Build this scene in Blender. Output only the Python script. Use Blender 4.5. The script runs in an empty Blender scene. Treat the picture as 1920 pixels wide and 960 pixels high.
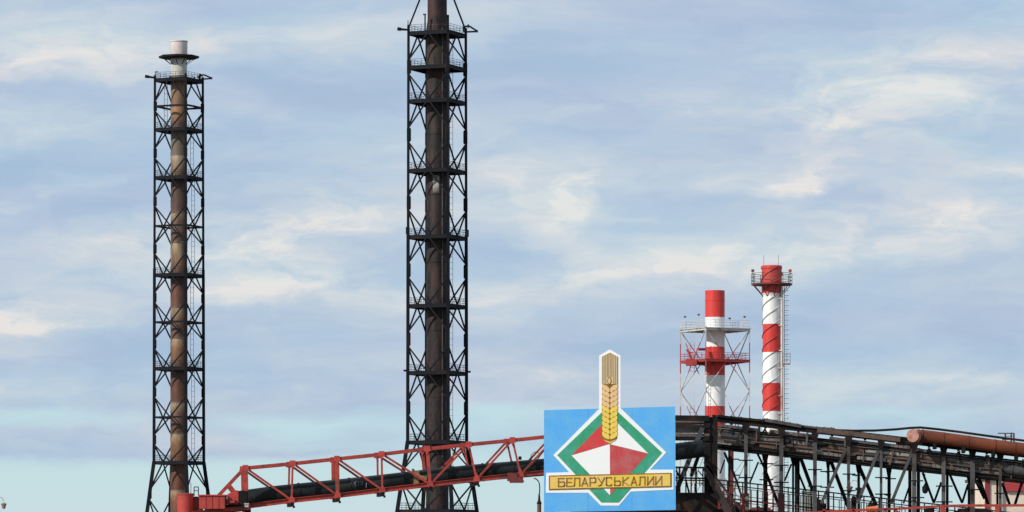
import bpy, math, random
from mathutils import Vector
random.seed(7)
R_ = math.radians
F = 8000.0          # focal length expressed in pixels of the 1920 wide photograph
CAMZ = 1.7
HOR = 1080.0        # row of the horizon
scene = bpy.context.scene

# ------------------------------------------------------------------ camera
cd = bpy.data.cameras.new('camera'); cam = bpy.data.objects.new('camera', cd)
scene.collection.objects.link(cam); scene.camera = cam
cd.sensor_width = 36; cd.lens = F / 1920 * 36
cd.shift_y = (HOR - 480) / 1920
cam.location = (0, 0, CAMZ); cam.rotation_euler = (R_(90), 0, 0)
cd.clip_start = 1; cd.clip_end = 60000

SUN_EL, SUN_AZ = 32.0, 234.0      # azimuth clockwise from +Y (left and behind the camera)
scene.view_settings.view_transform = 'Standard'
scene.view_settings.look = 'None'
scene.view_settings.exposure = 0.0
scene.view_settings.gamma = 1.0

sd = bpy.data.lights.new('sun', 'SUN'); sun = bpy.data.objects.new('sun', sd)
scene.collection.objects.link(sun)
sd.energy = 4.2; sd.angle = R_(0.6); sd.color = (1.0, 0.94, 0.86)
az = R_(SUN_AZ); el = R_(SUN_EL)
to_sun = Vector((math.sin(az) * math.cos(el), math.cos(az) * math.cos(el), math.sin(el)))
sun.rotation_euler = to_sun.to_track_quat('Z', 'Y').to_euler()
sun.location = (-60, -60, 80)

def lin(r, g, b):
    f = lambda c: (c / 255) / 12.92 if c / 255 <= 0.04045 else ((c / 255 + 0.055) / 1.055) ** 2.4
    return (f(r), f(g), f(b), 1)

# ------------------------------------------------------------------ sky (direction based, the same from anywhere)
world = bpy.data.worlds.new("World"); scene.world = world
world.use_nodes = True
nt = world.node_tree; nt.nodes.clear()
def N(t, **kw):
    n = nt.nodes.new(t)
    for k, v in kw.items(): setattr(n, k, v)
    return n
def L(a, b): nt.links.new(a, b)
def M(op, a, b=None, c=None, clamp=False):
    n = N('ShaderNodeMath', operation=op); n.use_clamp = clamp
    for i, v in enumerate((a, b, c)):
        if v is None: continue
        if isinstance(v, (int, float)): n.inputs[i].default_value = v
        else: L(v, n.inputs[i])
    return n.outputs[0]
tc = N('ShaderNodeTexCoord'); sep = N('ShaderNodeSeparateXYZ'); L(tc.outputs['Generated'], sep.inputs[0])
X, Y, Z = sep.outputs
Yc = M('MAXIMUM', Y, 0.02)
U = M('DIVIDE', X, Yc); V = M('DIVIDE', Z, Yc)          # tangent of azimuth / elevation
U = M('MULTIPLY', U, 8.0); V = M('MULTIPLY', V, 8.0)    # in thousands of photo pixels
comb = N('ShaderNodeCombineXYZ'); L(U, comb.inputs[0]); L(V, comb.inputs[1])
def noise(vec, scale, detail, rough, sx=1, sy=1, rot=0, loc=0, dist=0):
    mp = N('ShaderNodeMapping'); mp.inputs['Scale'].default_value = (sx, sy, 1)
    mp.inputs['Rotation'].default_value = (0, 0, rot); mp.inputs['Location'].default_value = (loc, loc * .7, loc * .3)
    L(vec, mp.inputs[0])
    n = N('ShaderNodeTexNoise'); n.inputs['Scale'].default_value = scale
    n.inputs['Detail'].default_value = detail; n.inputs['Roughness'].default_value = rough
    n.inputs['Distortion'].default_value = dist
    L(mp.outputs[0], n.inputs['Vector']); return n
# domain warp
wn = noise(comb.outputs[0], 4.5, 7, .6, 1, 2.0, .1, 3.1)
wv = N('ShaderNodeVectorMath', operation='MULTIPLY_ADD'); L(wn.outputs['Color'], wv.inputs[0])
wv.inputs[1].default_value = (.30, .062, 0); 
off = N('ShaderNodeVectorMath', operation='ADD'); off.inputs[1].default_value = (-.15, -.031, 0)
L(comb.outputs[0], off.inputs[0]); L(off.outputs[0], wv.inputs[2])
P = wv.outputs[0]
n1 = noise(P, 2.0, 6, .55, 1, 4.6, -.06, 0, .3).outputs['Fac']
n2 = noise(P, 6.0, 7, .6, 1, 3.4, -.12, 5.0, .5).outputs['Fac']
n3 = noise(P, 1.3, 4, .5, 1, 6.5, -.03, 9.0).outputs['Fac']
n4 = noise(P, 11.0, 8, .62, 1, 2.2, -.35, 17.0, .8).outputs['Fac']
field = M('MULTIPLY_ADD', M('SUBTRACT', n1, .5), 1.0, M('MULTIPLY_ADD', M('SUBTRACT', n2, .5), .55, .37))
field = M('MULTIPLY_ADD', M('SUBTRACT', n3, .5), .75, field)
field = M('MULTIPLY_ADD', M('SUBTRACT', n4, .5), .16, field)
def blob(u, v, ru, rv, ang, amp, acc, vec=P):
    mp = N('ShaderNodeMapping', vector_type='TEXTURE')
    mp.inputs['Location'].default_value = ((u - 960) / 1000, (HOR - v) / 1000, 0)
    mp.inputs['Rotation'].default_value = (0, 0, R_(ang))
    mp.inputs['Scale'].default_value = (ru / 1000, rv / 1000, 1)
    L(vec, mp.inputs[0])
    g = N('ShaderNodeTexGradient', gradient_type='QUADRATIC_SPHERE'); L(mp.outputs[0], g.inputs[0])
    return M('MULTIPLY_ADD', g.outputs['Fac'], amp, acc)
BL = [(60,112,420,85,2,.75),(40,118,160,40,3,.35),(290,108,300,55,2,.35),(90,170,330,50,0,-.45),(640,165,300,50,-3,-.40),(560,75,330,60,0,.22),
 (90,365,230,45,18,.35),(590,425,420,90,8,.95),(470,452,200,45,4,.5),(205,455,190,60,12,.4),(140,415,260,50,5,-.3),(470,320,340,60,-4,-.3),
 (560,538,420,52,3,.85),(440,548,150,32,3,.4),(45,605,240,70,-3,1.2),(20,618,110,26,0,.6),(160,690,420,80,0,-.5),(450,640,420,40,2,-.4),
 (140,735,420,35,2,.35),(130,225,420,60,4,.35),(1040,150,460,100,-3,-.55),(1300,70,520,70,4,-.35),(1770,110,620,75,7,.60),(1600,210,430,100,6,.55),
 (1600,215,260,60,14,.65),(1150,205,420,40,-2,.22),(1065,385,150,110,-10,1.0),(1050,368,80,60,10,.6),(930,320,150,100,0,.3),(1500,330,110,40,30,1.1),
 (1470,345,60,50,40,.5),(1690,390,360,80,3,.6),(1370,340,80,30,10,.4),(1890,313,150,20,-3,.9),(1560,370,260,26,4,-.35),(1300,300,420,50,0,-.3),(1790,345,380,35,0,-.45),
 (1180,520,480,48,6,.85),(1500,468,620,60,6,.65),(1850,420,300,70,8,.45),(960,480,260,80,0,-.45),(1230,430,300,50,0,-.25),(1250,400,200,60,0,-.2),
 (950,590,360,36,0,.15),(1050,697,320,30,0,.5),(1120,650,560,60,0,-.35),(1750,712,640,42,1,.5),(1720,610,640,90,-2,-.35),(1550,300,200,30,0,.2),
 (430,690,420,30,2,.25),(980,20,360,50,0,.1),(200,40,300,50,-4,.15),(1340,590,400,50,0,-.2)]
acc = M('MULTIPLY', n1, 0.0)
for b in BL: acc = blob(b[0], b[1], b[2]*1.3, b[3]*1.5, b[4], b[5]*.9, acc)
tex = M('MULTIPLY_ADD', M('SUBTRACT', n2, .5), 1.7, M('MULTIPLY_ADD', M('SUBTRACT', n4, .5), .9, .62))
tex = M('MINIMUM', M('MAXIMUM', tex, .3), 1.15)
pos = M('MULTIPLY', M('MAXIMUM', acc, 0.0), tex); neg = M('MULTIPLY', M('MINIMUM', acc, 0.0), .6)
field = M('ADD', field, M('ADD', pos, neg))
ramp = N('ShaderNodeValToRGB'); L(field, ramp.inputs[0])
cr = ramp.color_ramp; cr.interpolation = 'B_SPLINE'
stops = [(0.0, (167,190,217)), (.22, (176,197,222)), (.42, (188,206,224)), (.62, (204,215,225)), (.82, (219,223,227)), (1.0, (235,232,229))]
cr.elements[0].position = 0; cr.elements[0].color = lin(*stops[0][1]); cr.elements[1].position = 1; cr.elements[1].color = lin(*stops[-1][1])
for p, c in stops[1:-1]: e = cr.elements.new(p); e.color = lin(*c)
# the clear, greenish strip low over the horizon
vv = M('SUBTRACT', .315, V)                       # >0 below row 765
clear = M('MULTIPLY', vv, 9.0)
nc = noise(P, 3.0, 6, .55, 1, 5.5, 0, 12.0).outputs['Fac']
clear = M('MULTIPLY_ADD', M('SUBTRACT', nc, .5), 1.5, clear)
for b in [(80,780,380,40,0,.8),(620,790,520,40,3,.7),(960,770,360,60,0,.6),(160,832,640,52,0,-1.7),(480,850,380,22,0,-.9),(1650,770,500,35,0,.5),(900,760,200,30,0,.5),(60,750,320,30,0,-.6)]:
    clear = blob(*b, clear)
clear = M('MULTIPLY', clear, 1.0, clamp=True)
nh = noise(P, 2.4, 5, .55, 1, 3.6, -.05, 23.0).outputs['Fac']
hr = N('ShaderNodeValToRGB'); L(nh, hr.inputs[0]); hr.color_ramp.elements[0].position = .36; hr.color_ramp.elements[0].color = (.965, 1.01, 1.01, 1)
hr.color_ramp.elements[1].position = .64; hr.color_ramp.elements[1].color = (1.03, .99, .99, 1)
hm = N('ShaderNodeMixRGB', blend_type='MULTIPLY'); hm.inputs[0].default_value = 1; L(ramp.outputs[0], hm.inputs[1]); L(hr.outputs[0], hm.inputs[2])
ramp2 = N('ShaderNodeValToRGB'); L(V, ramp2.inputs[0])   # low rows: whiter; higher: more cyan
r2 = ramp2.color_ramp; r2.elements[0].position = .05; r2.elements[0].color = lin(205,224,230)
r2.elements[1].position = .32; r2.elements[1].color = lin(194,226,234)
e = r2.elements.new(.17); e.color = lin(200,226,231)
mixc = N('ShaderNodeMixRGB'); L(clear, mixc.inputs[0]); L(hm.outputs[0], mixc.inputs[1]); L(ramp2.outputs[0], mixc.inputs[2])
sky = N('ShaderNodeTexSky', sky_type='NISHITA'); sky.sun_disc = False
sky.sun_elevation = el; sky.sun_rotation = az; sky.air_density = 1.0; sky.dust_density = 1.5
bgS = N('ShaderNodeBackground'); L(sky.outputs[0], bgS.inputs[0]); bgS.inputs[1].default_value = .1
bgC = N('ShaderNodeBackground'); L(mixc.outputs[0], bgC.inputs[0]); bgC.inputs[1].default_value = 1.0
ms = N('ShaderNodeMixShader'); ms.inputs[0].default_value = .94
L(bgS.outputs[0], ms.inputs[1]); L(bgC.outputs[0], ms.inputs[2])
wo = N('ShaderNodeOutputWorld'); L(ms.outputs[0], wo.inputs[0])

# ------------------------------------------------------------------ helpers
def W(px, py, Yd):
    return Vector(((px - 960) / F * Yd, Yd, CAMZ + (HOR - py) / F * Yd))
def ZZ(py, Yd): return CAMZ + (HOR - py) / F * Yd

class MB:
    def __init__(s): s.v = []; s.f = []; s.sm = []
    def add(s, verts, faces, smooth=False):
        o = len(s.v); s.v += [Vector(v) for v in verts]
        for f in faces: s.f.append([i + o for i in f]); s.sm.append(smooth)
        return s
    def box(s, lo, hi):
        (a, b, c), (d, e, f) = lo, hi
        vs = [(a,b,c),(d,b,c),(d,e,c),(a,e,c),(a,b,f),(d,b,f),(d,e,f),(a,e,f)]
        return s.add(vs, [(0,3,2,1),(4,5,6,7),(0,1,5,4),(1,2,6,5),(2,3,7,6),(3,0,4,7)])
    def bar(s, a, b, w, h=None, up=(0,0,1)):
        a = Vector(a); b = Vector(b); h = h or w
        d = (b - a).normalized(); u = Vector(up)
        if abs(d.dot(u)) > .96: u = Vector((0, 1, 0))
        x = d.cross(u).normalized(); z = x.cross(d).normalized()
        vs = []
        for p in (a, b):
            for sx, sz in ((-1,-1),(1,-1),(1,1),(-1,1)): vs.append(p + x*sx*w/2 + z*sz*h/2)
        return s.add(vs, [(0,1,2,3),(7,6,5,4),(0,4,5,1),(1,5,6,2),(2,6,7,3),(3,7,4,0)])
    def ibeam(s, a, b, w, h):
        a = Vector(a); b = Vector(b); d = (b-a).normalized(); u = Vector((0,0,1))
        if abs(d.dot(u)) > .96: u = Vector((0,1,0))
        x = d.cross(u).normalized(); z = x.cross(d).normalized()
        t = h * .12
        s.bar(a+z*(h/2-t/2), b+z*(h/2-t/2), w, t); s.bar(a-z*(h/2-t/2), b-z*(h/2-t/2), w, t)
        return s.bar(a, b, w*.18, h-2*t)
    def cyl(s, a, b, r1, r2=None, n=24, caps=True):
        a = Vector(a); b = Vector(b); r2 = r1 if r2 is None else r2
        d = (b - a).normalized(); u = Vector((0,0,1)) if abs(d.z) < .9 else Vector((0,1,0))
        x = d.cross(u).normalized(); y = d.cross(x).normalized()
        vs = []
        for p, r in ((a, r1), (b, r2)):
            for i in range(n):
                t = 2*math.pi*i/n; vs.append(p + x*math.cos(t)*r + y*math.sin(t)*r)
        s.add(vs, [(i, (i+1)%n, n+(i+1)%n, n+i) for i in range(n)], True)
        if caps:
            o = vs; s.add(o[:n], [tuple(range(n))[::-1]]); s.add(o[n:], [tuple(range(n))])
        return s
    def tube(s, pts, r, n=10):
        pts = [Vector(p) for p in pts]; vs = []
        for k, p in enumerate(pts):
            d = (pts[min(k+1, len(pts)-1)] - pts[max(k-1, 0)]).normalized()
            u = Vector((0,0,1)) if abs(d.z) < .9 else Vector((0,1,0))
            x = d.cross(u).normalized(); y = d.cross(x).normalized()
            for i in range(n):
                t = 2*math.pi*i/n; vs.append(p + x*math.cos(t)*r + y*math.sin(t)*r)
        m = len(pts)
        s.add(vs, [(k*n+i, k*n+(i+1)%n, (k+1)*n+(i+1)%n, (k+1)*n+i) for k in range(m-1) for i in range(n)], True)
        s.add(vs[:n], [tuple(range(n))[::-1]]); s.add(vs[-n:], [tuple(range(n))])
        return s
    def lathe(s, c, prof, n=40):
        c = Vector(c)
        for (r1, za), (r2, zb) in zip(prof[:-1], prof[1:]):      # each step of the profile keeps its own crisp edge
            vs = []
            for r, z in ((r1, za), (r2, zb)):
                for i in range(n):
                    t = 2*math.pi*i/n; vs.append(c + Vector((r*math.cos(t), r*math.sin(t), z)))
            s.add(vs, [(i, (i+1)%n, n+(i+1)%n, n+i) for i in range(n)], True)
        return s
    def plate(s, pts, n_dir, t):
        """prism: polygon pts (3D, planar) extruded by t along n_dir"""
        pts = [Vector(p) for p in pts]; d = Vector(n_dir)*t; n = len(pts)
        vs = pts + [p + d for p in pts]
        fs = [tuple(range(n)), tuple(range(n, 2*n))[::-1]] + [(i, n+i, n+(i+1)%n, (i+1)%n) for i in range(n)]
        return s.add(vs, fs)

def build(name, mb, mat, parent=None, loc=None, label=None):
    base = Vector(loc) if loc is not None else Vector((0,0,0))
    if parent is not None:
        r = parent
        while r.parent: r = r.parent
        base = r.location.copy()
    me = bpy.data.meshes.new(name)
    me.from_pydata([v - base for v in mb.v], [], mb.f)
    me.polygons.foreach_set('use_smooth', mb.sm)
    me.materials.append(mat); me.update()
    o = bpy.data.objects.new(name, me); scene.collection.objects.link(o)
    if parent is not None: o.parent = parent
    else: o.location = base
    if label: o['label'] = label
    return o
def thing(name, label, cat, loc, group=None):
    o = bpy.data.objects.new(name, None); scene.collection.objects.link(o); o.location = loc
    o['label'] = label; o['category'] = cat
    if group: o['group'] = group
    return o
def tag(o, label, cat, group=None):
    o['label'] = label; o['category'] = cat
    if group: o['group'] = group
    return o

# ------------------------------------------------------------------ materials
def base_mat(name, rough=.7, metal=0, spec=.35):
    m = bpy.data.materials.new(name); m.use_nodes = True
    t = m.node_tree; b = t.nodes['Principled BSDF']
    b.inputs['Roughness'].default_value = rough; b.inputs['Metallic'].default_value = metal
    b.inputs['Specular IOR Level'].default_value = spec
    return m, t, b
def mnoise(t, scale, detail=5, rough=.6, sc=(1,1,1)):
    tc = t.nodes.new('ShaderNodeTexCoord'); mp = t.nodes.new('ShaderNodeMapping'); mp.inputs['Scale'].default_value = sc
    n = t.nodes.new('ShaderNodeTexNoise'); n.inputs['Scale'].default_value = scale
    n.inputs['Detail'].default_value = detail; n.inputs['Roughness'].default_value = rough
    t.links.new(tc.outputs['Object'], mp.inputs[0]); t.links.new(mp.outputs[0], n.inputs['Vector'])
    return n.outputs['Fac']
def mramp(t, fac, stops, interp='LINEAR'):
    r = t.nodes.new('ShaderNodeValToRGB'); c = r.color_ramp; c.interpolation = interp
    c.elements[0].position = stops[0][0]; c.elements[0].color = stops[0][1]
    c.elements[1].position = stops[-1][0]; c.elements[1].color = stops[-1][1]
    for p, col in stops[1:-1]: e = c.elements.new(p); e.color = col
    t.links.new(fac, r.inputs[0]); return r.outputs[0]
def mmix(t, fac, a, b, mode='MIX'):
    m = t.nodes.new('ShaderNodeMixRGB'); m.blend_type = mode
    for i, v in enumerate((fac, a, b)):
        if isinstance(v, (int, float)): m.inputs[i].default_value = v
        elif isinstance(v, tuple): m.inputs[i].default_value = v if len(v) == 4 else (*v, 1)
        else: t.links.new(v, m.inputs[i])
    return m.outputs[0]
def worn(name, col, col2, lo=.45, hi=.62, scale=.8, rough=.7, metal=0, sc=(1,1,1), var=.25, fine=6):
    """paint `col` worn through to `col2` in patches, with fine tonal variation"""
    m, t, b = base_mat(name, rough, metal)
    n = mnoise(t, scale, 7, .65, sc)
    f = mramp(t, n, [(lo, (0,0,0,1)), (hi, (1,1,1,1))])
    c = mmix(t, f, col, col2)
    g = mramp(t, mnoise(t, fine, 4, .6), [(.3, (1-var,)*3+(1,)), (.7, (1+var*.4,)*3+(1,))])
    c = mmix(t, 1.0, c, g, 'MULTIPLY')
    t.links.new(c, b.inputs['Base Color'])
    bp = t.nodes.new('ShaderNodeBump'); bp.inputs['Strength'].default_value = .25; bp.inputs['Distance'].default_value = .02
    t.links.new(n, bp.inputs['Height']); t.links.new(bp.outputs[0], b.inputs['Normal'])
    return m
def zramp_mat(name, stops_px, Yd, rough=.6, interp='LINEAR', grime=(.06,.04,.03), glo=.55, ghi=.75, gmax=.6, gscale=.5, sc=(1,1,.35), gain=1.0, soot=0):
    """colour by height on the object (painted bands, heat staining); stops are (photo row, colour)"""
    m, t, b = base_mat(name, rough)
    tc = t.nodes.new('ShaderNodeTexCoord'); sp = t.nodes.new('ShaderNodeSeparateXYZ'); t.links.new(tc.outputs['Object'], sp.inputs[0])
    mr = t.nodes.new('ShaderNodeMapRange')
    ys = [p for p, _ in stops_px]; z0, z1 = ZZ(max(ys), Yd), ZZ(min(ys), Yd)
    mr.inputs['From Min'].default_value = z0; mr.inputs['From Max'].default_value = z1
    t.links.new(sp.outputs[2], mr.inputs[0])
    st = sorted([((ZZ(p, Yd) - z0) / (z1 - z0), tuple(min(.92, x*gain) for x in c[:3]) + (1,)) for p, c in stops_px], key=lambda q: q[0])
    c = mramp(t, mr.outputs[0], st, interp)
    n = mnoise(t, gscale, 7, .65, sc)
    f = mramp(t, n, [(glo, (0,0,0,1)), (ghi, (gmax,)*3+(1,))])
    c = mmix(t, f, c, grime)
    if soot:
        c = mmix(t, mramp(t, mnoise(t, .45, 8, .7, (1.2,1.2,.3)), [(.40, (0,0,0,1)), (.54, (.95,.95,.95,1))]), c, (.006,.005,.006))
        c = mmix(t, mramp(t, mnoise(t, .9, 7, .7, (1.5,1.5,.35)), [(.47, (0,0,0,1)), (.60, (.75,.75,.75,1))]), c, (.060,.024,.018))
    g = mramp(t, mnoise(t, 2.5, 5, .6, (1,1,.3)), [(.3, (.82,)*3+(1,)), (.7, (1.08,)*3+(1,))])
    c = mmix(t, 1.0, c, g, 'MULTIPLY')
    t.links.new(c, b.inputs['Base Color'])
    return m

DARK = worn('dark_steel', (.006,.008,.013), (.022,.014,.012), .5, .7, .3, .65)
DARK2 = worn('black_steel', (.010,.0095,.010), (.050,.026,.019), .48, .68, .6, .6)
GREYST = worn('grey_steel', (.085,.082,.085), (.045,.030,.025), .5, .68, .9, .6)
GREYST2 = worn('weathered_grey_steel', (.10,.09,.087), (.04,.028,.024), .48, .66, .7, .7)
LAG = worn('grey_pipe_lagging', (.30,.285,.27), (.10,.075,.06), .5, .66, .8, .55, 0, (.4,1,1))
LAG2 = worn('brown_grey_pipe_lagging', (.19,.16,.145), (.07,.04,.03), .47, .62, .8, .6, 0, (.4,1,1))
LIGHTSHEET = worn('light_sheet_metal', (.42,.40,.37), (.14,.10,.08), .52, .68, .7, .5, 0, (.5,1,1))
RUSTSHEET = worn('rusty_sheet_metal', (.12,.075,.055), (.05,.04,.038), .48, .62, 1.0, .7)
RED = worn('red_gallery_paint', (.40,.050,.034), (.13,.038,.028), .47, .66, .8, .6, 0, (1,1,1), .3)
REDP = worn('faded_red_paint', (.44,.050,.038), (.24,.038,.034), .46, .66, .5, .6, 0, (1,1,1), .2)
REDD = worn('dull_red_paint', (.15,.030,.025), (.045,.024,.02), .46, .62, 1.2, .7)
RUSTPIPE = worn('rust_orange_pipe_paint', (.24,.056,.017), (.10,.028,.015), .40, .60, .6, .8, 0, (.35,1,1), .2)
TUBE = worn('black_pipe_cover', (.012,.015,.015), (.028,.032,.032), .5, .68, .7, .5, 0, (.5,1,1), .3)
BROWN = worn('rust_brown_post', (.16,.075,.045), (.07,.04,.03), .45, .62, 2.0, .8)
TAN = worn('ochre_clamp', (.30,.19,.09), (.12,.07,.04), .45, .6, 2.5, .7)
LAMPW = worn('lamp_glass_housing', (.55,.50,.45), (.3,.25,.2), .5, .65, 3, .3)
PALE = worn('pale_rail_paint', (.55,.54,.52), (.25,.12,.10), .52, .7, .9, .6)
GREENG = worn('grey_green_cabinet', (.25,.28,.25), (.14,.15,.13), .48, .6, .8, .6)
CREAM = worn('cream_plaster', (.70,.58,.47), (.55,.44,.36), .5, .7, .35, .85, 0, (1,1,1), .1)
WHITEPIPE = worn('stained_white_conduit', (.62,.55,.50), (.45,.22,.16), .52, .68, .6, .6, 0, (1,1,.4))

for m_ in (DARK, DARK2, TUBE, GREYST): m_.node_tree.nodes['Principled BSDF'].inputs['Specular IOR Level'].default_value = .12
# ------------------------------------------------------------------ ground
g = MB(); g.add([(-9000,-2000,0),(9000,-2000,0),(9000,20000,0),(-9000,20000,0)], [(0,1,2,3)])
GM, t, b = base_mat('gravel_and_grass', .95)
c1 = mramp(t, mnoise(t, .05, 8, .65), [(.42, (.16,.145,.125,1)), (.55, (.09,.095,.05,1))])
t.links.new(mmix(t, .5, c1, mramp(t, mnoise(t, 3, 8, .7), [(.3, (.07,.06,.05,1)), (.7, (.24,.22,.19,1))])), b.inputs['Base Color'])
o = build('ground', g, GM); o['kind'] = 'structure'
g = MB(); g.add([(-200,60,.004),(200,60,.004),(200,72,.004),(-200,72,.004)], [(0,1,2,3)])
o = build('road', g, worn('asphalt', (.05,.05,.052), (.035,.035,.037), .45, .6, .6, .9)); o['kind'] = 'structure'

# ------------------------------------------------------------------ lattice towers
def lattice(root, cx, Yd, Rfun, dirs, nodes, platforms, horizontals, legmat, bracemat, legw, bracew, ytop, railmat, legw_low=None, ysplit=900, rail_h=1.15, decktab=.30, deckmat=None, gap=0):
    X0 = (cx - 960) / F * Yd
    def corner(i, py):
        r = Rfun(py); d = dirs[i % 4]; return Vector((X0 + d[0]*r, Yd + d[1]*r, ZZ(py, Yd)))
    def mid(i, py): return (corner(i, py) + corner(i+1, py)) / 2
    # legs: follow the splay of Rfun
    rows = sorted({ytop, ysplit, HOR + CAMZ*F/Yd} | {y for y, _ in nodes if y > ysplit})
    for i in range(4):
        mb = MB()
        ylist = [ytop, ysplit, HOR + CAMZ*F/Yd]
        wl = legw_low or legw
        mb.bar(corner(i, ylist[0]), corner(i, (ylist[0]+ylist[1])/2), legw)
        mb.bar(corner(i, (ylist[0]+ylist[1])/2), corner(i, ylist[1]), (legw+wl)/2)
        mb.bar(corner(i, ylist[1]), corner(i, ylist[2]), wl)
        lg = build('leg', mb, legmat, root)
        for py, kind in nodes:
            if kind == 'leg':
                gs = MB(); c = corner(i, py); hgt = max(gap, 5.0) / F * Yd
                gs.bar(c - Vector((0,0,hgt*.9)), c + Vector((0,0,hgt*.9)), legw*1.15)
                for k_ in (1, -1):
                    d = (corner(i+k_, py) - c).normalized()
                    gs.plate([c + Vector((0,0,hgt)), c + d*legw*.9 + Vector((0,0,hgt)), c + d*legw*1.15 + Vector((0,0,hgt*.8)), c + d*legw*1.15 - Vector((0,0,hgt*.8)), c + d*legw*.9 - Vector((0,0,hgt)), c - Vector((0,0,hgt))], Vector((d.y,-d.x,0)), .06)
                build('gusset_plate', gs, legmat, lg)
    for (ya, ka), (yb, kb) in zip(nodes[:-1], nodes[1:]):
        mb = MB()
        for i in range(4):
            ym, yl = (ya, yb) if ka == 'mid' else (yb, ya)
            m_ = mid(i, ym); zoff = Vector((0,0,0))
            for j in (i, i+1):
                mb.bar(m_, corner(j, yl + (gap if ym > yl else -gap)), bracew)
        build('brace_panel', mb, bracemat, root)
    for py in horizontals:
        mb = MB()
        for i in range(4):
            mb.bar(corner(i, py), corner(i+1, py), bracew*1.15, bracew*1.6)
            m_ = mid(i, py); d = (corner(i+1,py)-corner(i,py)).normalized(); h = 3.2/F*Yd
            mb.plate([m_ - d*h, m_ + Vector((0,0,h)), m_ + d*h, m_ - Vector((0,0,h))], Vector((d.y,-d.x,0)), .06)
        build('ring_beam', mb, bracemat, root)
    for py in platforms:
        mb = MB(); z = ZZ(py, Yd)
        cs = [corner(i, py) for i in range(4)]; cc = sum(cs, Vector())/4
        cs2 = [c + (c-cc).normalized()*.12 for c in cs]
        mb.plate(cs2, (0,0,1), .12)
        for i in range(4):
            mb.bar(cs[i]-Vector((0,0,decktab/2+.01)), cs[(i+1)%4]-Vector((0,0,decktab/2+.01)), .16, decktab)
            mb.bar(cs[i]*.5+cs[(i+1)%4]*.5-Vector((0,0,decktab/2+.02)), cc-Vector((0,0,decktab/2+.02)), .14, decktab*.8)
        dk = build('platform', mb, deckmat or bracemat, root)
        rl = MB()
        for i in range(4):
            a, b_ = cs[i], cs[(i+1)%4]
            for h in (.4, .8, 1.15):
                rl.bar(a+Vector((0,0,h*rail_h/1.15)), b_+Vector((0,0,h*rail_h/1.15)), .045)
            for k in range(0, 6):
                p = a.lerp(b_, k/6); rl.bar(p, p+Vector((0,0,rail_h)), .05)
        build('railing', rl, railmat, dk)
    return corner, mid

# ---- left lattice chimney (rust brown flue)
YA = 760.0; cxA = 335.5; XA = (cxA-960)/F*YA
mA = F/YA
rootA = thing('lattice_chimney', 'shorter rust brown flue with pale cap inside a square black lattice tower', 'chimney', (XA, YA, 0), 'chimneys held in dark lattice towers')
s20 = .348; c20 = .9375
dirsA = [(.348,-.9375), (-.9375,-.348), (-.348,.9375), (.9375,.348)]
def RA(py):
    w = 44.0 if py < 600 else 45.0
    w = 43.6 + 1.8*max(0, min(1, (py-150)/716))
    if py > 866: w += (py-866)*12.5/94
    return w/F*YA/.9375
nodesA = [(147,'mid'),(201,'leg'),(243,'mid'),(289,'leg'),(333,'mid'),(379,'leg'),(425,'mid'),(468,'leg'),(515,'mid'),(559,'leg'),(605,'mid'),(646,'leg'),(690,'mid'),(736,'leg'),(783,'mid'),(825,'leg'),(866,'mid'),(927,'leg'),(985,'mid'),(1040,'leg')]
cornerA, midA = lattice(rootA, cxA, YA, RA, dirsA, nodesA, [150,243,333,515,690,866,985], [201,425,605,783], DARK, DARK, .40, .20, 143, DARK, .62, 866, decktab=.5, gap=9)
def tan(r, g, b):
    c = lin(r,g,b)[:3]; l = .3*c[0]+.6*c[1]+.1*c[2]
    return tuple(x*.92 + l*.08 for x in c)
segs = [(1000,(150,90,62)),(921,(190,160,115))]
stA = [(1098,(110,70,50)),(960,(140,85,58)),(940,(165,95,66)),(921,(205,180,130)),
 (920,(120,60,35)),(880,(150,92,50)),(866,(140,92,55)),(835,(165,112,66)),(814,(215,190,140)),
 (813,(110,80,62)),(775,(140,105,85)),(757,(215,195,150)),(755,(130,78,55)),(700,(120,70,52)),(690,(115,80,58)),(655,(165,115,75)),(636,(215,195,150)),
 (634,(120,85,70)),(600,(135,100,78)),(578,(205,180,130)),(576,(130,80,66)),(520,(120,76,62)),(500,(150,105,78)),(456,(218,195,150)),(454,(118,92,76)),(420,(140,110,85)),(400,(205,182,140)),
 (398,(116,84,74)),(340,(100,76,68)),(325,(150,115,85)),(293,(228,210,175)),(291,(104,92,80))]
FLA1 = zramp_mat('heat_stained_flue_steel', [(p, tan(*[v*.80+k*.20 for v, k in zip(c, (120,80,60))])) for p, c in stA], YA, .5, gain=.68, grime=(.040,.028,.022), glo=.42, ghi=.66, gmax=.7, gscale=.8)
stA2 = [(300,(104,92,80)),(250,(110,96,80)),(235,(90,66,56)),(203,(160,118,80)),(201,(118,90,68)),(160,(135,104,74)),(143,(110,95,80)),(142,(186,186,174)),(115,(196,196,184)),(109,(120,110,100)),(108,(180,170,164)),(77,(206,192,184))]
FLA2 = zramp_mat('pale_capped_flue_steel', [(p, tan(*c)) for p, c in stA2], YA, .45, gain=1.05, grime=(.09,.06,.05), glo=.55, ghi=.78, gmax=.45)
rp = 15.3/F*YA
zt = lambda p: ZZ(p, YA)
fl = MB(); fl.lathe((XA,YA,0), [(rp*1.06,0),(rp*1.04,zt(700)),(rp,zt(292))])
flo = build('flue', fl, FLA1, rootA)
for p in (399,455,577,634,755,813,920):
    q = MB(); q.lathe((XA,YA,zt(p)), [(rp*1.045,-.09),(rp*1.075,-.09),(rp*1.075,.09),(rp*1.03,.09)])
    build('joint_band', q, LAG2, flo)
fl = MB(); r2_ = 16.0/F*YA
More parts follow.
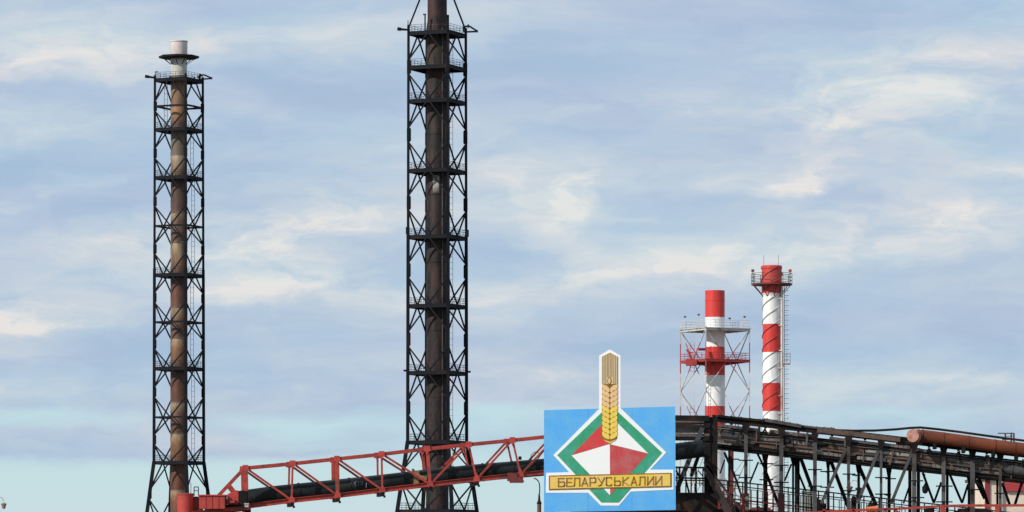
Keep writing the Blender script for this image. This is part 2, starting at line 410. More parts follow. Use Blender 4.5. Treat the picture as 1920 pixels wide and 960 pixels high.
fl.lathe((XA,YA,0), [(rp,zt(292)),(rp,zt(142)),(r2_*.95,zt(142)+.05),(r2_*.95,zt(109)),(r2_,zt(106)),(r2_,zt(79)),(r2_*1.06,zt(79)),(r2_*1.06,zt(77)),(r2_*.94,zt(77)),(r2_*.94,zt(92)),(.01,zt(92))])
build('flue_cap', fl, FLA2, rootA)
q = MB(); rr = 37.5/F*YA
q.lathe((XA,YA,zt(107)), [(r2_*.9,-.28),(rr,-.20),(rr*1.01,-.18),(rr*1.01,.16),(rr*.97,.16),(rr*.97,.0),(r2_*.9,.02)], 8)
rg = build('collar_platform', q, DARK, rootA)
for i in range(10):
    q = MB(); a = 2*math.pi*(i+.3)/10; d = Vector((math.cos(a), math.sin(a), 0)); c = Vector((XA,YA,0))
    q.bar(c+d*rr*.85+Vector((0,0,zt(108))), c+d*r2_*.95+Vector((0,0,zt(121))), .1)
    build('bracket', q, DARK, rg)
# outriggers at the top platform
def outrig(root, Yd, left, right, m):
    (xa, ya, xb, yb) = left; q = MB()
    q.bar(W(xa,ya,Yd), W(xb,yb,Yd), .22, .3); q.bar(W(xa,ya-1,Yd+.2), W(xa+7,ya,Yd+.2), .4, .5)
    q.bar(W(xa+4,ya-2,Yd-2), W(xb,yb-1,Yd-2), .1, .1)
    build('outrigger', q, m, root)
    q = MB(); pts = right
    for a, b_ in zip(pts, pts[1:]+pts[:1]): q.bar(W(*a,Yd), W(*b_,Yd), .22, .25)
    q.bar(W(*pts[2],Yd), W(pts[2][0]-6,pts[2][1]-1,Yd), .35, .35)
    build('outrigger', q, m, root)
outrig(rootA, YA, (272,144,293,146), [(372,143),(382,140),(398,147),(374,149)], DARK)
q = MB(); q.bar(W(292,134,YA-1.5), W(292,147,YA-1.5), .1); q.bar(W(291,134,YA-1.5), W(297,134,YA-1.5), .1)
build('lamp_bracket', q, DARK, rootA)
q = MB(); q.bar(W(375,138,YA+1.5), W(375,147,YA+1.5), .3); build('lamp_bracket', q, DARK, rootA)
q = MB(); q.bar(W(349,132,YA+1), W(349,147,YA+1), .12); build('lamp_bracket', q, DARK, rootA)
def ladder(root, px, y0, y1, Yd, w, m, step=.35, r=.05, name='ladder', cage=False):
    q = MB(); a0, a1 = W(px,y0,Yd), W(px,y1,Yd); x = Vector((w/2,0,0))
    q.bar(a0-x, a1-x, r*1.4); q.bar(a0+x, a1+x, r*1.4)
    n = int(abs(a0.z-a1.z)/step)
    for k in range(n): 
        p = a0.lerp(a1, (k+.5)/n); q.bar(p-x, p+x, r)
    return build(name, q, m, root)
for y0, y1, px in ((866,690,362),(690,515,360),(515,333,362),(333,243,360),(243,150,311)):
    ladder(rootA, px, y0, y1, YA-.8, .55, GREYST, .9, .05)

# ---- central lattice chimney (taller, dark flue)
YB = 680.0; cxB = 819.8; XB = (cxB-960)/F*YB
rootB = thing('lattice_chimney', 'taller black flue running out of the picture inside a square black lattice tower', 'chimney', (XB, YB, 0), 'chimneys held in dark lattice towers')
dirsB = [(.363,-.932), (-.932,-.363), (-.363,.932), (.932,.363)]
def RB(py):
    w = 53.3 + 1.6*max(0, min(1, (py-60)/768))
    if py > 828: w += (py-828)*19.5/132
    return w/F*YB/.932
nodesB = [(65,'mid'),(128,'leg'),(190,'mid'),(255,'leg'),(320,'mid'),(382,'leg'),(445,'mid'),(508,'leg'),(573,'mid'),(637,'leg'),(700,'mid'),(765,'leg'),(828,'mid'),(893,'leg'),(957,'mid'),(1020,'leg')]
cornerB, midB = lattice(rootB, cxB, YB, RB, dirsB, nodesB, [63,127,190,320,444,573,698,828,957], [], DARK, DARK, .42, .205, 50, DARK, .64, 828, decktab=.5, gap=13)
ztB = lambda p: ZZ(p, YB)
dk = lambda r,g,b: tuple(x*.9 for x in lin(r,g,b)[:3])
FLB = zramp_mat('sooty_flue_steel', [(p, dk(*c)) for p, c in [(1098,(56,48,46)),(820,(50,44,44)),(700,(48,43,44)),(620,(54,46,44)),(560,(66,60,55)),(510,(84,78,70)),(495,(60,54,52)),(440,(58,48,46)),(400,(62,50,48)),(330,(60,50,46)),(260,(64,52,48)),(190,(58,52,46)),(160,(76,70,58)),(100,(84,76,62)),(66,(70,60,52)),(58,(86,54,50)),(-40,(104,58,52))]],
    YB, .65, gain=.55, grime=(.20,.15,.125), glo=.56, ghi=.70, gmax=.5, gscale=.6, sc=(1.4,1.4,.16), soot=1)
rb = 20.0/F*YB
q = MB(); q.lathe((XB,YB,0), [(rb*1.08,0),(rb*1.02,ztB(700)),(rb,ztB(62)),(rb,ztB(50)),(rb*.91,ztB(45)),(rb*.9,ztB(-120)),(rb*.97,ztB(-120)),(rb*.97,ztB(-126)),(rb*.8,ztB(-126)),(rb*.8,ztB(-100))])
fb = build('flue', q, FLB, rootB)
for p in (128,252,365,492,620,745,870):
    q = MB(); q.lathe((XB,YB,ztB(p)), [(rb*1.0,-.07),(rb*1.06,-.07),(rb*1.06,.07),(rb*1.0,.07)])
    build('joint_band', q, FLB, fb)
q = MB()   # pale worn patch left by missing cladding
def cyl_patch(q, cx, cy, r, a0, a1, z0, z1, n=8):
    vs = []
    for k in range(n+1):
        a = R_(a0+(a1-a0)*k/n)
        for z in (z0, z1): vs.append((cx+r*math.sin(a), cy-r*math.cos(a), z))
        for z in (z0, z1): vs.append((cx+(r-.03)*math.sin(a), cy-(r-.03)*math.cos(a), z))
    fs = []
    for k in range(n):
        o = 4*k; fs += [(o,o+4,o+5,o+1),(o+2,o+3,o+7,o+6),(o+1,o+5,o+7,o+3),(o,o+2,o+6,o+4)]
    fs += [(0,1,3,2), (4*n,4*n+2,4*n+3,4*n+1)]
    q.add(vs, fs, True)
cyl_patch(q, XB, YB, rb*1.03+.03, -22, 12, ztB(364), ztB(330))
build('cladding_sheet', q, LIGHTSHEET, fb, label='pale bare cladding patch between two platforms')
q = MB()
q.cyl((XB+rb*.50, YB-rb*.95, 20), (XB+rb*.50, YB-rb*.95, ztB(55)), .09, n=8)
q.cyl((XB+rb*.98, YB-rb*.30, 2), (XB+rb*.98, YB-rb*.30, ztB(55)), .16, n=8)
build('conduit', q, GREYST2, rootB)
for i in range(4):
    c = cornerB(i, 55); top = Vector((XB, YB, ztB(-40))); d = (c-top); d.z = 0; d.normalize()
    q = MB(); q.bar(c, top + d*rb*.9, .22); build('stay', q, DARK, rootB)
outrig(rootB, YB, (745,55,768,56), [(868,50),(880,49),(896,59),(870,60)], DARK)
q = MB(); q.bar(W(797,27,YB-2), W(797,60,YB-2), .22); q.bar(W(793,27,YB-2), W(799,27,YB-2), .18)
build('lamp_bracket', q, DARK, rootB)
for px, ya, yb, dy, w in ((840,28,60,1,.35),(765,38,60,-2,.12),(878,46,52,1,.3)):
    q = MB(); q.bar(W(px,ya,YB+dy), W(px,yb,YB+dy), w); build('lamp_bracket', q, DARK, rootB)
for px, py in ((764.5,432),(875.5,437)):
    q = MB(); a = W(px,py-6,YB-.5); q.box(a+Vector((-.3,-.3,-1.1)), a+Vector((.3,.3,0))); build('signal_box', q, DARK, rootB)
q = MB(); 
for i in (1,3):
    c = cornerB(i,696); q.bar(c, c+Vector((dirsB[i][0],dirsB[i][1],0))*.7, .2, .3)
build('stub_arm', q, DARK, rootB)
for y0, y1 in ((957,828),(828,698),(698,573),(573,444),(444,320),(320,190),(190,63)):
    ladder(rootB, 846, y0, y1, YB-1.0, .5, DARK, .9, .045)

# ------------------------------------------------------------------ framed red and white chimney
YC = 520.0; cxC = 1340.5; XC = (cxC-960)/F*YC; zc = lambda p: ZZ(p, YC)
rootC = thing('striped_chimney', 'thick red and white banded chimney standing inside a pale braced frame', 'chimney', (XC, YC, 0), 'red and white banded chimneys')
PR, PW = (.60,.045,.036), (.80,.79,.77)
def bands(name, edges, Yd, **kw):
    st = []
    for (a, b_, c) in edges: st += [(b_-.01, c)]      # constant ramp: position = lower edge
    st.append((edges[0][0]-3, edges[0][2]))
    return zramp_mat(name, st, Yd, .45, 'CONSTANT', **kw)
MC = bands('chimney_band_paint', [(545,597,PR),(597,651,PW),(651,705,PR),(705,762,PW),(762,814,PR),(814,868,PW),(868,922,PW),(922,975,PR),(975,1110,PW)], YC, grime=(.34,.16,.12), glo=.62, ghi=.8, gmax=.25, gscale=1.2)
MCF = bands('frame_band_paint', [(545,645,(.50,.49,.47)),(645,700,(.42,.06,.055)),(700,762,(.58,.56,.54)),(762,815,(.36,.16,.15)),(815,1110,(.5,.48,.46))], YC, grime=(.25,.14,.12), glo=.52, ghi=.68, gmax=.6, gscale=1.0)
rc = 18.4/F*YC
q = MB(); q.lathe((XC,YC,0), [(rc*1.03,0),(rc*1.03,zc(706)),(rc,zc(640)),(rc,zc(564.5)),(rc*1.025,zc(564.5)),(rc*1.025,zc(563)),(rc,zc(563)),(rc,zc(545)),(rc*.93,zc(545)),(rc*.93,zc(556)),(.01,zc(556))], 48)
q.lathe((XC,YC,zc(705.5)), [(rc,-.06),(rc*1.06,-.06),(rc*1.06,.06),(rc,.06)], 48)
build('stack', q, MC, rootC)
dirsC = [(-.30,-.954), (-.954,.30), (.30,.954), (.954,-.30)]
RC = lambda py: 63.8/F*YC/.954
nodesC = [(620,'leg'),(677,'mid'),(734,'leg'),(790,'mid'),(848,'leg'),(905,'mid'),(962,'leg'),(1020,'mid')]
cornerC, midC = lattice(rootC, cxC, YC, RC, dirsC, nodesC, [677], [620,790,905], MCF, MCF, .13, .085, 617, MCF, .15, 800, rail_h=.9, decktab=.22, deckmat=worn('red_frame_deck', (.36,.04,.035), (.2,.05,.04), .5, .65, 1, .7))
q = MB(); cs = [cornerC(i, 618) for i in range(4)]; cc = sum(cs, Vector())/4
q.plate([c+(c-cc).normalized()*.25 for c in cs], (0,0,1), .07)
for i in range(4):
    q.bar(cs[i]-Vector((0,0,.14)), cs[(i+1)%4]-Vector((0,0,.14)), .1, .26)
    for t_ in (.25,.5,.75):
        p = cs[i].lerp(cs[(i+1)%4], t_); q.bar(p-Vector((0,0,.1)), cc.lerp(p,.3)-Vector((0,0,.1)), .08, .16)
dkc = build('platform', q, PALE, rootC)
q = MB()
for i in range(4):
    for h in (.35,.7,1.0): q.bar(cs[i]+Vector((0,0,h)), cs[(i+1)%4]+Vector((0,0,h)), .035)
    for k in range(9):
        p = cs[i].lerp(cs[(i+1)%4], k/9); q.bar(p, p+Vector((0,0,1.0)), .04)
build('railing', q, PALE, dkc)
for px, dy, py in ((1284.5,0,594),(1310,-3,590),(1368,3,597),(1396,-1,594)):
    q = MB(); q.bar(W(px,618,YC+dy), W(px,py+2,YC+dy), .05); 
    pm = build('lamp_pole', q, PALE, rootC)
    q = MB(); a = W(px,py,YC+dy); q.lathe(a, [(.02,-.12),(.13,-.08),(.16,.02),(.13,.09),(.02,.12)], 10)
    build('obstruction_lamp', q, GREYST2, pm)
ladder(rootC, 1298, 960, 622, YC-2.6, .5, MCF, .45, .035)
q = MB(); a = W(1308,655,YC-2.6); q.bar(a, W(1323,655,YC-1.5), .35, .3); q.bar(W(1287,655,YC-3), W(1293,664,YC-3), .2); q.bar(W(1293,664,YC-3), W(1300,683,YC-3), .3); q.bar(W(1290,661,YC-3), W(1299,661,YC-3), .14)
q.box(W(1294,681,YC-3.2)+Vector((-.5,-.3,-.3)), W(1303,676,YC-2.8)+Vector((.2,.3,.1)))
build('winch_gear', q, REDP, rootC)
for i in range(4):
    q = MB(); c = cornerC(i,677); d = Vector((dirsC[i][0],dirsC[i][1],0)); cen = Vector((XC,YC,zc(684)))
    q.bar(c-Vector((0,0,.1)), cen+d*rc, .22, .22); build('guide_arm', q, REDP, rootC)

# ------------------------------------------------------------------ slender striped chimney with spiral strakes
YD = 540.0; cxD = 1447.0; XD = (cxD-960)/F*YD; zd = lambda p: ZZ(p, YD)
rootD = thing('striped_chimney', 'slender red and white banded chimney wound with spiral ribs, round railed platform near its top', 'chimney', (XD, YD, 0), 'red and white banded chimneys')
MD = bands('spiral_chimney_paint', [(498,552,(.52,.055,.045)),(552,609,PW),(609,662.5,PR),(662.5,719,PW),(719,773,PR),(773,830,PW),(830,985,PW),(985,1040,PR),(1040,1110,PW)], YD, grime=(.32,.15,.11), glo=.58, ghi=.8, gmax=.4)
rd = 17.0/F*YD
q = MB(); q.lathe((XD,YD,0), [(rd*1.05,0),(rd,zd(700)),(rd*.98,zd(556)),(rd*1.02,zd(553)),(rd*1.10,zd(551)),(rd*1.12,zd(535)),(rd*1.10,zd(505)),(rd*1.15,zd(504)),(rd*1.15,zd(500)),(rd*1.08,zd(498)),(rd*.95,zd(498)),(rd*.95,zd(508)),(.01,zd(508))], 48)
st = build('stack', q, MD, rootD)
pitch = 78/F*YD; 
STR = bands('strake_paint', [(498,552,(.36,.04,.035)),(552,609,(.50,.48,.46)),(609,662.5,(.36,.035,.03)),(662.5,719,(.50,.48,.46)),(719,773,(.36,.035,.03)),(773,1110,(.50,.48,.46))], YD, grime=(.2,.1,.08), glo=.5, ghi=.7, gmax=.5)
for k in range(3):
    q = MB(); pts = []; z = zd(980); ztop = zd(500)
    n = int((ztop-z)/pitch*36)
    for j in range(n+1):
        zz_ = z + (ztop-z)*j/n; a = 2*math.pi*(zz_-z)/pitch + k*math.pi*2/3 + 2.2
        rr_ = rd*1.03 if zz_ < zd(553) else rd*1.15
        pts.append((XD+rr_*math.cos(a), YD+rr_*math.sin(a), zz_))
    q.tube(pts, .065, 6); build('spiral_rib', q, STR, st)
# platform
q = MB(); rpl = 38/F*YD
q.lathe((XD,YD,zd(533.5)), [(rd,-.1),(rpl,-.1),(rpl*1.01,-.1),(rpl*1.01,.12),(rd,.12)], 12)
pd_ = build('platform', q, REDD, rootD)
q = MB()
for i in range(12):
    a = 2*math.pi*i/12; d = Vector((math.cos(a), math.sin(a), 0)); b2 = 2*math.pi*(i+1)/12; d2 = Vector((math.cos(b2), math.sin(b2), 0)); c = Vector((XD,YD,zd(533)))
    q.bar(c+d*rpl, c+d*rpl+Vector((0,0,1.35)), .07)
    for h in (.45,.9,1.35): q.bar(c+d*rpl+Vector((0,0,h)), c+d2*rpl+Vector((0,0,h)), .055)
build('railing', q, GREYST2, pd_)
for i in range(8):
    q = MB(); a = 2*math.pi*(i)/8+.2; d = Vector((math.cos(a), math.sin(a), 0)); c = Vector((XD,YD,0))
    q.bar(c+d*rpl*.95+Vector((0,0,zd(535))), c+d*rd*1.0+Vector((0,0,zd(556))), .08)
    build('bracket', q, REDD, pd_)
for px in (1411.5, 1481.5):
    q = MB(); q.bar(W(px,533,YD), W(px,509,YD), .07); q.box(W(px,510,YD)+Vector((-.18,-.15,0)), W(px,508,YD)+Vector((.18,.15,.2))); q.bar(W(px-3,507,YD), W(px+3,507,YD), .1)
    build('obstruction_lamp', q, REDP if px > 1450 else GREYST2, pd_)
for px in (1432, 1459.5):
    q = MB(); q.bar(W(px,505,YD-.5), W(px,478,YD-.5), .045); build('lightning_rod', q, GREYST2, rootD)
q = MB(); q.cyl(W(1466,1098,YD-.8), W(1466,538,YD-.8), .15, n=12); 
for p in (560,610,657,690,742,775): q.bar(W(1460,p,YD-.9), W(1469,p,YD-.9), .2, .14)
build('service_conduit', q, WHITEPIPE, rootD)
q = MB(); q.bar(W(1470.5,1090,YD-.5), W(1470.5,535,YD-.5), .07); q.bar(W(1477.5,1090,YD-.5), W(1477.5,780,YD-.5), .03)
for k in range(60):
    p = 545 + k*9.2
    q.bar(W(1470.5,p,YD-.5), W(1479,p,YD-.5), .055)
    q.bar(W(1471,p+4,YD-.5), W(1476,p+4,YD-.5), .03)
build('ladder', q, GREYST2, rootD)
q = MB(); a = W(1468,683,YD-1.0); q.box(a, a+Vector((.95,1.2,.14)))
q.bar(a+Vector((0,.3,-.1)), W(1466,694,YD-.6), .22)
lp = build('rest_platform', q, worn('rusty_deck', (.40,.24,.14), (.2,.1,.06), .45, .6, 2, .7), rootD)
q = MB()
for dx in (0,.5,.93): q.bar(a+Vector((dx,.02,.1)), a+Vector((dx,.02,1.45)), .05)
for h in (.5,.95,1.4): q.bar(a+Vector((0,.02,h)), a+Vector((.93,.02,h)), .045)
build('railing', q, GREYST2, lp)

# ------------------------------------------------------------------ red inclined gallery carrying the black pipe
DX, DYg = .9928, .12
def GY(px): return 230 + .12*(px-460)/34.8       # the gallery recedes slightly to the right
GW = 2.6                                          # width between the two trusses
FARV = Vector((-.12*GW, .9928*GW, 0))
top = [(460.6,877),(548.8,868.6),(632,859.8),(715.6,851),(800.8,840.8),(878.7,832.8),(961,824.8),(1045,816),(1130,807),(1215,799),(1250,795.8)]
bot = [(462.5,949),(546.9,938),(633,929),(716.8,918.7),(806.5,908),(893.6,898.5),(976,890),(1062,881),(1148,872),(1236,863),(1256,861)]
rootG = thing('conveyor_gallery', 'long inclined red open truss gallery rising from the left to behind the blue sign', 'gallery', W(462,HOR+CAMZ*F/230,230))
Tn = [W(x,y,GY(x)) for x, y in top]; Bn = [W(x,y,GY(x)) for x, y in bot]
for side, off_ in (('near', Vector((0,0,0))), ('far', FARV)):
    T = [p+off_ for p in Tn]; B = [p+off_ for p in Bn]
    q = MB()
    for a, b_ in zip(T[:-1], T[1:]): q.bar(a, b_, .15, .155)
    build('top_chord', q, RED, rootG)
    q = MB(); B0 = W(392,957,GY(392))+off_
    for a, b_ in zip([B0]+B[:-1], B): q.ibeam(a, b_, .20, .24)
    build('bottom_chord', q, RED, rootG)
    q = MB(); e0 = W(392,950,GY(392))+off_
    q.bar(e0, T[0], .13, .13); m_ = e0.lerp(T[0], .56); q.bar(m_, W(444,926,GY(440))+off_, .14)
    build('end_brace', q, RED, rootG)
    for i in range(len(T)):
        q = MB(); w = .22 if i in (0,2) else (.18 if i == 4 else .11)
        q.bar(T[i], B[i], w, w*.9); v_ = build('vertical', q, RED, rootG)
        q = MB()
        for p, s in ((T[i], -1), (B[i], 1)):
            h = .19
            q.plate([p+Vector((-h,-.08,-.16*1)), p+Vector((h,-.08,-.16)), p+Vector((h*.8,-.08,.15)), p+Vector((-h*.8,-.08,.15))], (0,-1,0), .03)
            q.plate([p+Vector((-h*.6,-.085,s*.1)), p+Vector((h*.6,-.085,s*.1)), p+Vector((0,-.085,s*.36))], (0,-1,0), .03)
        build('gusset_plate', q, REDP, v_)
        if i < len(T)-1:
            q = MB()
            if i < 4: q.bar(T[i], B[i+1], .11, .11)
            else: q.bar(B[i], T[i+1], .11, .11)
            build('diagonal', q, RED, rootG)
for i in range(len(Tn)):
    q = MB(); q.bar(Tn[i]+Vector((0,.12,0)), Tn[i]+FARV, .10, .14)
    build('top_cross_beam', q, RED, rootG)
for i in range(len(Bn)):
    q = MB(); q.bar(Bn[i]+Vector((.05,-.12,-.22)), Bn[i]+FARV+Vector((0,.1,-.22)), .18, .22)
    q.bar(Bn[i]+Vector((.12,-.1,-.3)), Bn[i]+Vector((.12,-.1,-.42)), .12, .16)
    build('floor_beam', q, DARK2, rootG)
q = MB(); q.bar(Bn[6]+Vector((-.45,-.05,.1)), Bn[6]+Vector((-.45,-.05,-.35)), .55, .3); q.bar(Bn[6]+Vector((-.6,-.1,-.3)), Bn[6]+Vector((.15,-.1,-.3)), .3, .3)
build('roller_bracket', q, REDD, rootG)
def trestle(root, px, ytop, Yd, spread, m):
    for s in (-1,1):
        q = MB(); a = W(px,ytop,Yd) + (FARV if s > 0 else Vector((0,0,0)))
        g_ = Vector((a.x, a.y + s*spread, 0)); q.bar(a, g_, .3); build('trestle_leg', q, m, root)
trestle(rootG, 465, 955, GY(465), .6, DARK2)
trestle(rootG, 1148, 876, GY(1148), .8, DARK2)
# black pipe running inside
q = MB(); tp = [(452,936),(512,927.5),(600,918.5),(717,906),(806,895.5),(900,886),(1009,877),(1100,868.5),(1200,856),(1284,845),(1318,841)]
q.tube([W(x,y,GY(x)+1.25) for x, y in tp], .47, 24)
tubo = thing('conveyor_pipe', 'fat black pipe running uphill inside the red truss gallery', 'pipe', W(452,936,GY(452)+1.25))
tb = build('pipe_shell', q, TUBE, tubo)
for x, y in ((560,922.5),(655,912.6),(760,901),(850,891),(905,885.6),(960,881)):
    q = MB(); a = W(x-1,y,GY(x)+1.25); d = Vector((1,.12,.1)).normalized(); q.cyl(a, a+d*.1, .50, n=24)
    build('joint_band', q, TUBE, tubo)
q = MB(); a = W(785,897,GY(785)+.72)
q.box(a+Vector((-.28,-.1,-.35)), a+Vector((.02,.05,.42))); q.bar(a+Vector((-.35,-.12,.5)), a+Vector((.9,-.12,-.65)), .13); q.box(a+Vector((-.1,-.16,-.1)), a+Vector((.45,.0,.15)))
build('clamp', q, TAN, tubo)
CHALK = worn('white_chalk', (.38,.40,.40), (.1,.1,.1), .5, .62, 6, .9)
q = MB(); yc = GY(670)+.775
def stroke(q, pts, Yd, w, th=.02):
    for (x1,y1),(x2,y2) in zip(pts[:-1], pts[1:]): q.bar(W(x1,y1,Yd), W(x2,y2,Yd), th, w, up=(0,0,1))
for pts in ([(659,912),(658,902),(663,901),(664,906)], [(666,911),(666,903),(670,902)], [(672,911),(672,903),(677,902),(677,910)], [(680,909),(680,902)]):
    stroke(q, pts, yc, .035)
q.bar(W(686.5,915,yc), W(687,905,yc), .02, .08)
build('chalk_marks', q, CHALK, tubo)
q = MB(); q.tube([W(x,y,GY(1000)+.6) for x, y in ((995,862),(996,853),(1001,848),(1008,847),(1012,852))], .02, 6)
q.tube([W(x,y,GY(1000)-.15) for x, y in ((990,884),(1004,866),(1016,850),(1030,836))], .03, 6)
q.tube([W(x,y,GY(1000)+.4) for x, y in ((996,868),(1008,855),(1022,842))], .025, 6)
q.box(W(972,862,GY(970)+1.2)+Vector((0,0,0)), W(978,856,GY(970)+1.6))
build('loose_cable', q, DARK2, tubo)

# ------------------------------------------------------------------ red feed station, lower left
YF = 228.0
rootF = thing('feed_station', 'faded red steel drum and boxes at the low left end of the truss gallery', 'machine', W(395,HOR+CAMZ*F/YF,YF))
q = MB(); r = 15.5/F*YF; a = W(347.5,926,YF+.3); a2 = W(347.5,1060,YF+.3)
q.cyl(a2, a, r, n=32); q.lathe(a, [(r*1.04,-.06),(r*1.04,.02),(r*.8,.04)], 32)
build('drum', q, REDP, rootF)
q = MB(); a = W(360,931,YF+.4); q.box(Vector((a.x,YF+.3,W(0,990,YF).z)), Vector((W(376,0,YF).x,YF+1.8,a.z))); build('recessed_casing', q, REDD, rootF)
q = MB(); q.box(Vector((W(374,0,YF).x,YF-.3,W(0,954,YF).z)), Vector((W(422,0,YF).x,YF+1.4,W(0,929,YF).z)))
q.box(Vector((W(372,0,YF).x,YF-.36,W(0,930,YF).z)), Vector((W(424,0,YF).x,YF+1.46,W(0,927.6,YF).z)))
for px in (386,398,410): q.box(Vector((W(px,0,YF).x,YF-.33,W(0,954,YF).z)), Vector((W(px+.8,0,YF).x,YF-.28,W(0,930,YF).z)))
build('casing', q, REDP, rootF)
q = MB(); Yb = YF+.5
pts = [W(424,945,Yb), W(449,947,Yb), W(449,922,Yb), W(444,919,Yb), W(427,926,Yb)]
q.plate(pts, (0,1,0), 1.2); q.box(W(431,943,YF)+Vector((0,-.1,0)), W(440,937,YF)+Vector((0,.5,0)))
build('inlet_hood', q, REDP, rootF)
q = MB(); q.box(Vector((W(446,0,YF).x,YF+.4,W(0,952,YF).z)), Vector((W(462,0,YF).x,YF+1.6,W(0,920,YF).z)))
q.box(Vector((W(424,0,YF).x,YF+.5,W(0,953,YF).z)), Vector((W(450,0,YF).x,YF+1.5,W(0,945.5,YF).z)))
build('pipe_coupling', q, DARK2, rootF)
q = MB(); q.ibeam(W(360,962,YF-.2), W(470,951.5,YF+.5), .2, .2); q.ibeam(W(330,972,YF+1.6), W(470,953,YF+1.9), .2, .2)
build('base_frame', q, RED, rootF)
for px in (335,362,420):
    for dy in (0,1.5):
        q = MB(); a = W(px,962,YF+dy); q.bar(a, Vector((a.x,a.y,0)), .2); build('leg', q, DARK2, rootF)
q = MB(); Yr = YF+1.2
for x in (364,372): q.bar(W(x,930,Yr), W(x,913,Yr), .05)
q.bar(W(364,913,Yr), W(372,913,Yr), .05); q.bar(W(364,920,Yr), W(372,920,Yr), .04); q.bar(W(358,924,Yr), W(358,905,Yr), .03)
build('railing', q, DARK2, rootF)
q = MB(); q.box(W(459,951,YF-.1)+Vector((0,-.1,0)), W(466,945,YF-.1)+Vector((0,.1,0))); q.box(W(458,946,YF-.1)+Vector((0,-.14,0)), W(467,943.5,YF-.1)+Vector((0,.14,0)))
build('valve_box', q, LIGHTSHEET, rootF)

# ------------------------------------------------------------------ brown lamp post with a hanging cable
YP = 205.0
a = W(1011,HOR+CAMZ*F/YP,YP)
rootP = thing('cable_post', 'thin rust brown post with a cable looping up beside the blue sign', 'post', a)
q = MB(); q.cyl(Vector((a.x,YP,0)), W(1011,943,YP), .10, n=10); build('pole', q, BROWN, rootP)
q = MB(); q.lathe(W(1011,943,YP), [(.11,-.05),(.12,0),(.06,.12),(.045,.35),(.03,.45)], 10); build('pole_cap', q, DARK2, rootP)
q = MB(); q.tube([W(x,y,YP) for x, y in ((1011,934),(1011.6,924),(1012,914),(1011,906),(1008.5,901),(1005,898),(1001,897))], .028, 8); build('cable', q, DARK2, rootP)

# ------------------------------------------------------------------ sign
YS = 195.0
def SM(name, col, col2, lo=.48, hi=.66, sc=1.2, **k): return worn(name, col, col2, lo, hi, sc, .55, var=k.get('var', .06), fine=8)
BLUE = SM('sign_blue', (.10,.415,.84), (.15,.47,.76), .42, .68, .9)
SWHITE = SM('sign_white', (.88,.88,.86), (.85,.86,.84), var=.01)
SGREEN = SM('sign_green', (.035,.33,.16), (.06,.37,.25), .42, .62, 1.3, var=.15)
SRED = SM('sign_red', (.66,.050,.052), (.58,.075,.075), .45, .62, 1.5, var=.1)
SRED2 = SM('sign_faded_red', (.56,.066,.07), (.50,.12,.12), .44, .60, 1.8, var=.15)
SYEL = SM('sign_yellow', (.80,.55,.075), (.80,.55,.20), .45, .62, 1.2)
SBRN = SM('sign_brown', (.20,.105,.02), (.29,.15,.03), .45, .6, 2)
STAN = SM('wheat_tan', (.66,.52,.31), (.60,.46,.27), .45, .62, 2)
SPEACH = SM('wheat_peach', (.82,.54,.27), (.76,.49,.23), .45, .62, 2)
SWH2 = SM('wheat_yellow', (.86,.62,.11), (.80,.56,.10), .45, .62, 2)
rootS = thing('sign', 'big blue board with green diamond emblem, ear of wheat and yellow name banner', 'sign', W(1143,HOR+CAMZ*F/YS,YS))
z1 = lambda x, y: (1000 + x/3.0, 640 + y/3.0)       # coordinates read on the 3x enlargement
z8 = lambda x, y: (1020 + x/7.68, 870 + y/7.68)
def layer(name, polys, m, lvl, parent=rootS, th=.02, label=None):
    q = MB()
    for pts in polys:
        q.plate([W(x,y,YS - lvl*.006) for x, y in pts], (0,1,0), th if lvl else .1)
    return build(name, q, m, parent, label=label)
board = layer('board', [[(1020,960.5),(1267,957),(1266,762),(1020,769)]], BLUE, 0)
for px in (1102,1184.5):
    q = MB(); q.bar(W(px,958.6,YS-.004), W(px+.1,765.5,YS-.004), .012, .008); build('panel_seam', q, BLUE, board)
Wp = [z1(370,80),z1(430,45),z1(490,80),z1(490,375),z1(748,625),z1(657,722),z1(788,722),z1(788,834),z1(548,845),z1(482,924),z1(380,924),z1(308,852),z1(70,852),z1(72,740),z1(202,736),z1(113,640),z1(370,380)]
layer('white_outline', [Wp[::-1]], SWHITE, 2, board, .05)
layer('green_diamond', [[z1(470,392),z1(725,627),z1(482,907),z1(383,907),z1(134,640),z1(386,398)][::-1]], SGREEN, 3, board)
ctr = z1(430,578)
layer('red_quarter', [[z1(215,640),z1(432,418),ctr][::-1]], SRED, 4, board)
layer('white_quarter', [[z1(432,418),z1(645,630),ctr][::-1]], SWHITE, 4, board)
layer('white_quarter', [[z1(215,642),ctr,z1(432,866)][::-1]], SWHITE, 4, board)
layer('red_quarter', [[ctr,z1(645,632),z1(432,866)][::-1]], SRED2, 4, board, label='faded red quarter')
stem = [z1(387,84),z1(430,62),z1(472,84),z1(472,240),z1(387,240)]
layer('awn_panel', [stem[::-1]], STAN, 6, board)
layer('wheat_panel', [[z1(387,240),z1(472,240),z1(472,545),z1(445,567),z1(430,578),z1(412,567),z1(385,545)][::-1]], SBRN, 6, board)
for x in (387,397,407,417,424.5,435,442,452,462,472):
    y0 = 84 - (22*(1-abs(x-430)/43)) + 1; y1_ = 240 if abs(x-430) > 14 else 200
    layer('awn', [[z1(x-.85,y1_),z1(x+.85,y1_),z1(x+.85,y0),z1(x-.85,y0)]], SBRN, 8, board)
def grain(cx, cy, s, h=26, w=40):
    # s: -1 left, +1 right; a leaf shape rising outwards
    pts = [(0,12),(s*6,3),(s*18,-8),(s*(w+1),-15),(s*(w+1.5),3),(s*(w-3),13),(s*24,23),(s*8,29.5),(0,27.5)]
    pts = [(cx+x, cy+y) for x, y in pts]
    return pts if s > 0 else pts[::-1]
rows = [262 + k*29.5 for k in range(10)]
